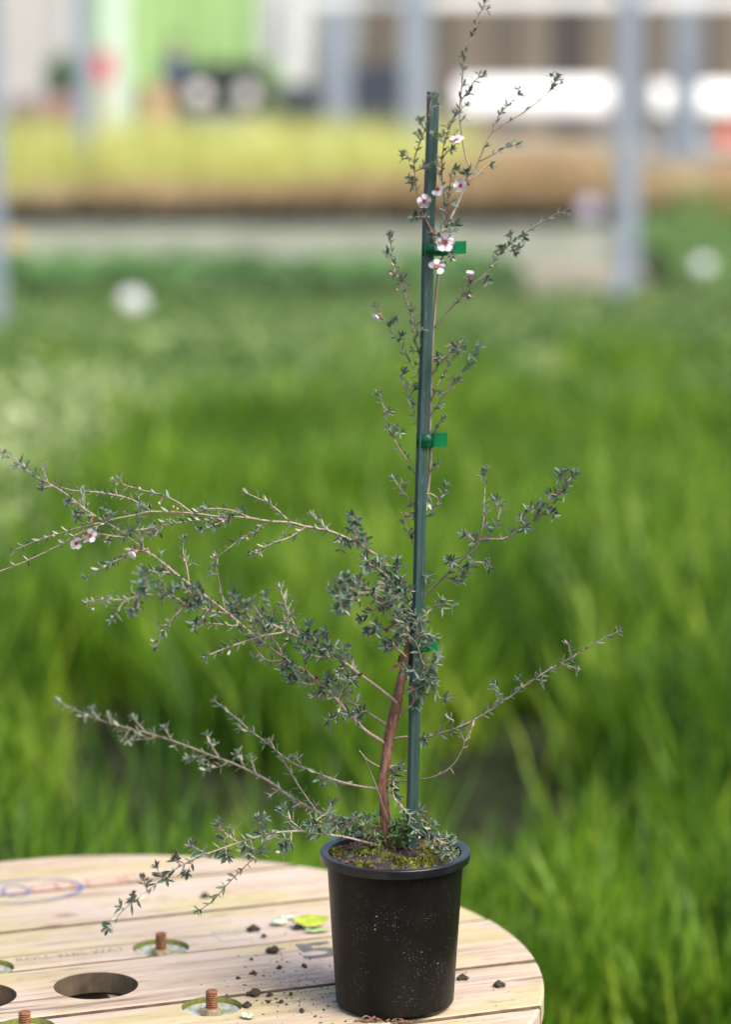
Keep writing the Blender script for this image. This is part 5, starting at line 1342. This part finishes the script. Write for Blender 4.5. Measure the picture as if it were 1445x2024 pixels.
# thin dry stalk against the trunk and basal shoots
branch(13, [(720, 700), (690, 680), (640, 560), (580, 390), (520, 230), (450, 70)], -0.012, 0.9, 0.6, None, ())
random.seed(11)
for (x, y, h, lean, st) in [(815, 740, 70, -40, 'f'), (850, 790, 90, 10, 'f'), (770, 830, 60, -10, 'f'), (960, 760, 70, 20, 'f'), (880, 760, 110, 40, 'f'), (760, 880, 70, 30, 'f'), (640, 820, 50, -30, 'f'), (560, 830, 50, -20, 'f'), (330, 740, 110, -10, 'n'), (380, 740, 120, 20, 'n'), (310, 760, 110, -50, 'n'), (520, 700, 90, -60, 'n'), (545, 690, 100, 10, 'f'), (480, 760, 70, -20, 'f'), (430, 770, 80, 10, 'n'), (800, 800, 70, 10, 'f'), (830, 840, 60, 30, 'f'), (780, 760, 80, -20, 'f'), (900, 800, 80, 10, 'f'), (870, 730, 90, 0, 'n'), (790, 870, 50, -10, 'f'), (250, 770, 120, -30, 'n'), (350, 790, 70, 0, 'f'), (200, 740, 110, -30, 'n'), (720, 720, 60, 20, 'f'), (930, 700, 130, 60, 'd'), (830, 690, 60, 10, 'f'), (270, 800, 80, -60, 'n'), (180, 780, 90, -50, 'n'), (760, 690, 70, 50, 'f'), (700, 830, 40, 0, 'f'), (600, 760, 40, -40, 'd'), (1180, 850, 60, 60, 'f')]:
    p = zp(13, [(x, y), (x + lean * 0.5, y - h * 0.6), (x + lean, y - h)])
    branch(0, p, random.uniform(-0.02, 0.0), 0.9, 0.6, (0.1, 1.2, 0.0115, st, 0.2), (), bark_red)

# --- blossoms, buds and old capsules
random.seed(23)
petal_m, pnt, pb = new_mat('white_petal')
pat = N(pnt, 'ShaderNodeTexCoord'); sepx = N(pnt, 'ShaderNodeSeparateXYZ'); L(pnt, pat.outputs['Object'], sepx.inputs[0])
L(pnt, ramp(pnt, sepx.outputs['X'], [(0.16, (0.55, 0.2, 0.26)), (0.30, (0.72, 0.60, 0.63)), (0.5, (0.78, 0.74, 0.75))]), pb.inputs['Base Color'])
pb.inputs['Roughness'].default_value = 0.55
ptr = N(pnt, 'ShaderNodeBsdfTranslucent'); ptr.inputs[0].default_value = (0.85, 0.8, 0.8, 1); pmx = N(pnt, 'ShaderNodeMixShader'); pmx.inputs[0].default_value = 0.3
L(pnt, pb.outputs[0], pmx.inputs[1]); L(pnt, ptr.outputs[0], pmx.inputs[2]); L(pnt, pmx.outputs[0], pnt.nodes['Material Output'].inputs[0])
crimson = plain('crimson_cup', (0.15, 0.008, 0.02), 0.35, 0.5, 900)
calyx_m = plain('calyx_brown', (0.30, 0.13, 0.06), 0.7, 0.3, 500)
stam_m = plain('stamen_pink', (0.55, 0.16, 0.2), 0.6, 0.2, 500)
bud_m = plain('cream_bud', (0.46, 0.34, 0.24), 0.55, 0.2, 300)
caps_m = plain('rust_capsule', (0.22, 0.10, 0.045), 0.75, 0.4, 400, bmp=0.3)
def petal_mesh():
    bm = bmesh.new(); nu, nv = 7, 6; g = []
    for i in range(nu + 1):
        t = i / nu
        hw = 0.40 * (math.sin(math.pi * min(1, t * 0.62 + 0.06)) ** 1.1 if t < 0.75 else 0) if False else 0.46 * (max(0.0, 1 - ((t - 0.60) / 0.56) ** 2)) ** 0.5 * (0.35 + 0.65 * min(1, t / 0.4))
        if i == nu: hw = 0.16
        row = []
        for j in range(nv + 1):
            u = j / nv * 2 - 1
            row.append(bm.verts.new((0.16 + 0.84 * t - 0.05 * u * u * (t > 0.8), hw * u, 0.16 * t * (1 - 0.6 * t) + 0.07 * u * u * t + 0.015 * math.sin(u * 5 + t * 6))))
        g.append(row)
    for i in range(nu):
        for j in range(nv): bm.faces.new((g[i][j], g[i + 1][j], g[i + 1][j + 1], g[i][j + 1]))
    ret = bmesh.ops.solidify(bm, geom=list(bm.faces), thickness=0.02)
    me = bpy.data.meshes.new('petal'); bm.to_mesh(me); bm.free(); me.materials.append(petal_m)
    me.polygons.foreach_set('use_smooth', [True] * len(me.polygons)); return me
PETAL = petal_mesh()
bm = lathe([(0.0, -0.10), (0.20, -0.04), (0.26, 0.04), (0.22, 0.10), (0.12, 0.06), (0.0, 0.05)], 20); CUP = bpy.data.meshes.new('flower_centre'); bm.to_mesh(CUP); bm.free(); CUP.materials.append(crimson); CUP.polygons.foreach_set('use_smooth', [True] * len(CUP.polygons))
bm = lathe([(0.03, -0.62), (0.10, -0.55), (0.22, -0.30), (0.27, -0.05), (0.24, 0.0), (0.0, 0.0)], 16); CAL = bpy.data.meshes.new('calyx'); bm.to_mesh(CAL); bm.free(); CAL.materials.append(calyx_m); CAL.polygons.foreach_set('use_smooth', [True] * len(CAL.polygons))
bm = bmesh.new()
for k in range(22):
    a = 2 * math.pi * k / 22; d = Vector((math.cos(a), math.sin(a), 0))
    t_ = tube([d * 0.24 + Vector((0, 0, 0.06)), d * 0.31 + Vector((0, 0, 0.18)), d * 0.28 + Vector((0, 0, 0.30))], [0.012, 0.010, 0.022], 4)
    m_ = bpy.data.meshes.new('x'); t_.to_mesh(m_); t_.free(); bm.from_mesh(m_)
STAM = bpy.data.meshes.new('stamens'); bm.to_mesh(STAM); bm.free(); STAM.materials.append(stam_m)
def nearest_stem(p):
    best = None
    for pa in ALLP:
        for q in pa:
            d = (q - p).length_squared
            if best is None or d < best[0]: best = (d, q)
    return best[1]
def frame_to(d, roll=0.0):
    return d.to_track_quat('Z', 'Y').to_matrix().to_4x4() @ Matrix.Rotation(roll, 4, 'Z')
def flower(px, py, face, size, n_pet=5, skip=(), cup_open=0.0, roll=0.31):
    dep = nearest_any(px, py)
    f = Vector(face).normalized()
    p = at_depth(px, py, dep.y - 0.014)
    e = bpy.data.objects.new('flower', None); e.empty_display_size = 0.004; link(e, plant)
    e.matrix_local = Matrix.Translation(p - P0) @ frame_to(f, roll) @ Matrix.Diagonal((size, size, size, 1))
    for k in range(n_pet):
        if k in skip: continue
        po = mesh_obj('petal', PETAL, None, e)
        po.matrix_local = Matrix.Rotation(2 * math.pi * k / 5 + random.uniform(-0.08, 0.08), 4, 'Z') @ Matrix.Rotation(-cup_open - random.uniform(0.0, 0.15), 4, 'Y')
    mesh_obj('flower_centre', CUP, None, e); mesh_obj('calyx', CAL, None, e); mesh_obj('stamens', STAM, None, e)
    # short stalk back to the twig
    back = p - f * size * 0.55
    mid_ = (back + dep) / 2
    bm_obj('pedicel', tube([back - P0, mid_ - P0 , dep - P0], [0.0007, 0.0007, 0.0008], 5), bark_red, plant)
def nearest_any(px, py):
    best = (1e9, None)
    for (m, st, ln, br) in LEAVES[::2]:
        p = m.translation; x, y = to_px(p); d = (x - px) ** 2 + (y - py) ** 2 + (p.y * 400) ** 2 * 0.02
        if d < best[0]: best = (d, p)
    return best[1].copy()
for args in [(903, 277, (-0.25, -0.5, 0.85), 0.0092), (839, 398, (-0.15, -0.95, 0.12), 0.0088), (866, 374, (-0.5, -0.8, 0.15), 0.0085, 5, (1, 2)), (911, 367, (-0.35, -0.9, 0.2), 0.0088), (880, 479, (0.02, -0.98, 0.12), 0.0118), (864, 528, (0.05, -0.85, 0.5), 0.0102, 5, (3,)), (178, 1059, (-0.15, -0.85, 0.35), 0.0088, 5, (2,)), (150, 1073, (0.35, -0.8, -0.35), 0.0086, 5, (0,)), (166, 1064, (0.4, -0.5, -0.7), 0.0080, 5, (0, 3))]:
    flower(*args)
for args in [(929, 548, (0.1, -0.25, 0.95), 0.0082, 5, (), 0.75), (748, 624, (-0.7, -0.3, -0.55), 0.0082, 5, (), 0.45), (266, 1092, (-0.6, -0.5, -0.5), 0.0080, 5, (1,), 0.6), (868, 484, (-0.8, -0.5, -0.1), 0.0075, 4, (1, 2), 0.2)]:
    flower(*args)
def nub(name, px, py, r, mat, shape=(1, 1, 1.25), face=(0, -0.3, 1)):
    dep = nearest_any(px, py); p = at_depth(px, py, dep.y - 0.004)
    bm = bmesh.new(); bmesh.ops.create_uvsphere(bm, u_segments=12, v_segments=8, radius=r)
    bmesh.ops.scale(bm, vec=shape, verts=bm.verts)
    for v in bm.verts:
        if v.co.z > r * 0.75: v.co.z -= r * 0.25
    bmesh.ops.transform(bm, matrix=Matrix.Translation(p - P0) @ frame_to(Vector(face).normalized()), verts=bm.verts)
    bm_obj(name, bm, mat, plant, True)
    bm_obj('pedicel', tube([p - P0, (p + dep) / 2 - P0 + Vector((0, 0, -0.0005)), dep - P0], [0.0008, 0.0007, 0.0007], 5), bark_red, plant)
for (x, y) in [(928, 585), (785, 573), (772, 542), (776, 523), (816, 346), (978, 497), (973, 526), (422, 1098), (350, 1006), (314, 995), (342, 1002), (230, 957), (275, 966), (105, 1059), (440, 1031), (180, 1028), (364, 1108), (488, 1065), (670, 1072), (980, 498)]:
    nub('flower_bud', x, y, random.uniform(0.0012, 0.0017), bud_m, (1, 1, 1.6), (random.uniform(-.5, .5), -0.4, 0.8))
for (x, y) in [(855, 461), (764, 1244), (925, 363), (626, 1338), (750, 1183)]:
    nub('spent_flower', x, y, 0.0023, crimson, (1.1, 1.1, 0.8), (-0.2, -0.9, 0.2))
for (x, y) in [(847, 429), (748, 1161), (727, 1198), (772, 1172), (291, 1085), (183, 1026), (703, 1064), (362, 1105), (658, 1356), (816, 1362), (890, 682), (790, 528), (838, 1217), (823, 1234), (700, 1074)]:
    nub('seed_capsule', x, y, random.uniform(0.0014, 0.0019), caps_m, (1, 1, 0.9), (random.uniform(-.4, .4), -0.7, 0.5))

# --- leaves into objects: the 300 largest singly, the rest as one mass
order = sorted(range(len(LEAVES)), key=lambda i: -LEAVES[i][2])
single = set(order[:300])
big = {'n': ([], []), 'f': ([], []), 'd': ([], []), 'b': ([], [])}
mats = [leaf_top, leaf_under, fresh_top, fresh_under, dry_top, dark_top]
slot = {'n': (0, 1), 'f': (2, 3), 'd': (4, 4), 'b': (5, 1)}
VV, FF, MI, off = [], [], [], 0
inv0 = Matrix.Translation(-P0)
for i, (m, st, ln, br) in enumerate(LEAVES):
    var = i % len(LEAFV)
    if i in single:
        o = mesh_obj('leaf', leaf_mesh(var, st), None, br)
        o.matrix_local = inv0 @ m
    else:
        V, Ft, Fb = LEAFV[var]
        mm = np.array(inv0 @ m)
        VV.append(V @ mm[:3, :3].T + mm[:3, 3])
        FF += [tuple(q + off for q in f) for f in Ft + Fb]
        MI += [slot[st][0]] * len(Ft) + [slot[st][1]] * len(Fb)
        off += len(V)
me = bpy.data.meshes.new('foliage'); me.from_pydata(np.concatenate(VV).tolist(), [], FF)
for m in mats: me.materials.append(m)
me.polygons.foreach_set('material_index', MI); me.polygons.foreach_set('use_smooth', [True] * len(FF))
fo = mesh_obj('foliage', me, None, plant); fo['kind'] = 'stuff'
for (p, q, br) in []: pass
bm = bmesh.new()
for p, q, br in SPURS:
    t_ = tube([p - P0, (p + q) / 2 - P0, q - P0], [0.0006, 0.0005, 0.0004], 4); m_ = bpy.data.meshes.new('x'); t_.to_mesh(m_); t_.free(); bm.from_mesh(m_); bpy.data.meshes.remove(m_)
so = bm_obj('leaf_spurs', bm, bark_twig, plant, True); so['kind'] = 'stuff'
print('LEAVES', len(LEAVES), 'SPURS', len(SPURS))

# ------------------------------------------------------------------ litter on the boards
dirt = plain('dark_crumb', (0.035, 0.026, 0.018), 0.95, 0.6, 260, bmp=0.5)
def clump(name, px, py, s, label, cat='soil clump', seed=0, legs=0):
    random.seed(seed)
    p = on_level(px, py, TABLE_Z)
    bm = bmesh.new()
    for k in range(5 if s > 0.005 else 3):
        r = s * (0.78 if k == 0 else random.uniform(0.3, 0.55)); a = random.uniform(0, 6.28); q = 0 if k == 0 else s * random.uniform(0.45, 0.95)
        vs = bmesh.ops.create_icosphere(bm, subdivisions=2, radius=r)['verts']
        for v in vs:
            v.co = Vector((v.co.x * random.uniform(0.7, 1.25) + q * math.cos(a), v.co.y * random.uniform(0.7, 1.25) + q * math.sin(a), max(0.0, v.co.z * 0.85 * random.uniform(0.7, 1.3) + r * 0.5)))
    for k in range(legs * 2):
        a = random.uniform(0, 6.28); d = Vector((math.cos(a), math.sin(a), random.uniform(0.0, 0.5)))
        t_ = tube([Vector((0, 0, s * 0.3)), d * s * 0.9 + Vector((0, 0, s * .25)), d * s * random.uniform(1.2, 1.8) + Vector((0, random.uniform(-.3, .3) * s, s * .1))], [s * 0.10, s * 0.07, s * 0.03], 4)
        m_ = bpy.data.meshes.new('x'); t_.to_mesh(m_); t_.free(); bm.from_mesh(m_); bpy.data.meshes.remove(m_)
    o = bm_obj(name, bm, dirt); o.location = (p.x, p.y, TABLE_Z + 0.0002)
    return tag(o, label, cat, 'soil clumps on the boards')
clump('soil_clump', 985, 1950, 0.0072, 'dark stubby soil clump near the rounded board ends', seed=1, legs=1)
clump('soil_clump', 915, 1935, 0.0062, 'ragged dark soil clump close against the black pot', seed=2, legs=4)
clump('soil_clump', 500, 1839, 0.0072, 'dark soil clump beside the teal stamp', seed=3, legs=1)
clump('soil_clump', 521, 1852, 0.0040, 'little dark soil clump below the teal stamp', seed=4)
clump('soil_clump', 541, 1884, 0.0082, 'dark soil clump with a twig standing up from it', seed=5, legs=4)
clump('soil_clump', 405, 1773, 0.0060, 'dark soil clump by the long seam beyond the stamp', seed=6, legs=1)
clump('soil_clump', 503, 1968, 0.0085, 'flat dark soil clump beside the pale fallen leaf', seed=7, legs=2)
clump('soil_clump', 488, 1990, 0.0058, 'olive soil clump at the edge of a bolt recess', seed=8, legs=2)
clump('soil_clump', 588, 1836, 0.0062, 'dark soil clump beside the yellow green fallen leaf', seed=9, legs=2)
for k, (px, py, s) in enumerate([(501, 1926, 0.0042), (552, 1915, 0.0042), (533, 1969, 0.0040), (531, 1982, 0.0030), (600, 1910, 0.0034), (470, 1935, 0.003), (598, 2001, 0.003), (497, 1898, 0.003), (604, 1913, 0.003), (556, 1982, 0.0036), (596, 1998, 0.0032), (575, 1966, 0.0032)]):
    clump('soil_crumb', px, py, s, 'small dark crumb of soil scattered on the boards between pot and bolt', 'soil crumb', 20 + k)
# fine crumbs and dust nobody could count
random.seed(5)
bm = bmesh.new()
for k in range(230):
    if random.random() < 0.75: px, py = random.gauss(600, 75), random.gauss(1960, 42)
    else: px, py = random.uniform(430, 1030), random.uniform(1850, 2024)
    p = on_level(px, py, TABLE_Z)
    if (Vector((p.x, p.y, 0)) - TCV).length > TR - 0.02 or any((Vector((p.x, p.y, 0)) - q).length < 0.04 for q in BOLTS): continue
    s = random.uniform(0.0004, 0.0014)
    before = len(bm.verts)
    r = bmesh.ops.create_icosphere(bm, subdivisions=1, radius=s)
    bmesh.ops.transform(bm, matrix=Matrix.Translation((p.x, p.y, TABLE_Z + s * 0.35)) @ Matrix.Rotation(random.uniform(0, 3), 4, 'Z') @ Matrix.Diagonal((random.uniform(0.7, 2.6), 0.8, 0.6, 1)), verts=r['verts'])
tag(bm_obj('soil_crumbs', bm, dirt), 'fine dark soil crumbs dusted over the boards round the pot', 'soil crumbs', kind='stuff')
# fallen leaves
def big_leaf(px, py, ln, wd, rz, mat, label, tilt=0.0, z=0.0015):
    p = on_level(px, py, TABLE_Z)
    bm = bmesh.new(); nu, nv = 10, 4; g = []
    for i in range(nu + 1):
        t = i / nu; hw = wd / 2 * math.sin(math.pi * t) ** 0.7
        g.append([bm.verts.new(((t - 0.5) * ln, hw * (j / nv * 2 - 1), 0.10 * wd * abs(j / nv * 2 - 1) + 0.12 * ln * (t - 0.5) ** 2 * 2 + 0.0008 * math.sin(t * 14))) for j in range(nv + 1)])
    for i in range(nu):
        for j in range(nv):
            if len({g[i][j], g[i + 1][j], g[i + 1][j + 1], g[i][j + 1]}) == 4: bm.faces.new((g[i][j], g[i + 1][j], g[i + 1][j + 1], g[i][j + 1]))
    bmesh.ops.remove_doubles(bm, verts=bm.verts, dist=1e-6)
    bmesh.ops.solidify(bm, geom=list(bm.faces), thickness=0.0004)
    o = bm_obj('fallen_leaf', bm, mat, None, True); o.location = (p.x, p.y, TABLE_Z + z); o.rotation_euler = (tilt, 0, rz)
    return tag(o, label, 'leaf', 'leaves fallen on the boards')
big_leaf(613, 1832, 0.048, 0.030, 0.3, plain('yellow_green_leaf', (0.28, 0.34, 0.02), 0.5, 0.3, 60), 'yellow green fallen leaf against the black pot', 0.25, 0.006)
big_leaf(628, 1842, 0.036, 0.012, 0.25, plain('pale_green_leaf', (0.30, 0.42, 0.16), 0.5, 0.2, 60), 'slim pale green fallen leaf in front of the yellow green one')
big_leaf(552, 1826, 0.028, 0.020, 0.9, plain('mint_leaf', (0.45, 0.54, 0.38), 0.55, 0.15, 60), 'mint green fallen leaf beyond the soil clumps')
big_leaf(570, 1816, 0.022, 0.013, 0.2, plain('grey_mint_leaf', (0.50, 0.55, 0.47), 0.55, 0.15, 60), 'grey white fallen leaf beside the mint one')
big_leaf(490, 2013, 0.019, 0.012, -0.5, plain('sage_leaf', (0.36, 0.44, 0.27), 0.5, 0.2, 60), 'small sage green fallen leaf near a bolt recess', 0.2, 0.003)
# reddish bark strip under the pot
p = on_level(745, 2016, TABLE_Z)
bs = empty('bark_strip', (p.x, p.y, TABLE_Z), 'rust red curled bark strips at the foot of the pot', 'bark')
random.seed(3)
for k in range(9):
    x0 = random.uniform(-0.03, 0.02); ln = random.uniform(0.014, 0.034); a = random.uniform(-0.5, 0.5)
    pts = [Vector((x0 + ln * t * math.cos(a), -0.006 + ln * t * math.sin(a) + random.uniform(-0.003, 0.003), 0.0015 + 0.005 * math.sin(math.pi * t) * random.random())) for t in (0, 0.25, 0.5, 0.75, 1)]
    bm_obj('strip', tube(smooth_path(pts, 3), [0.0010 + 0.0006 * random.random()] * 13, 5), bark_trunk, bs)
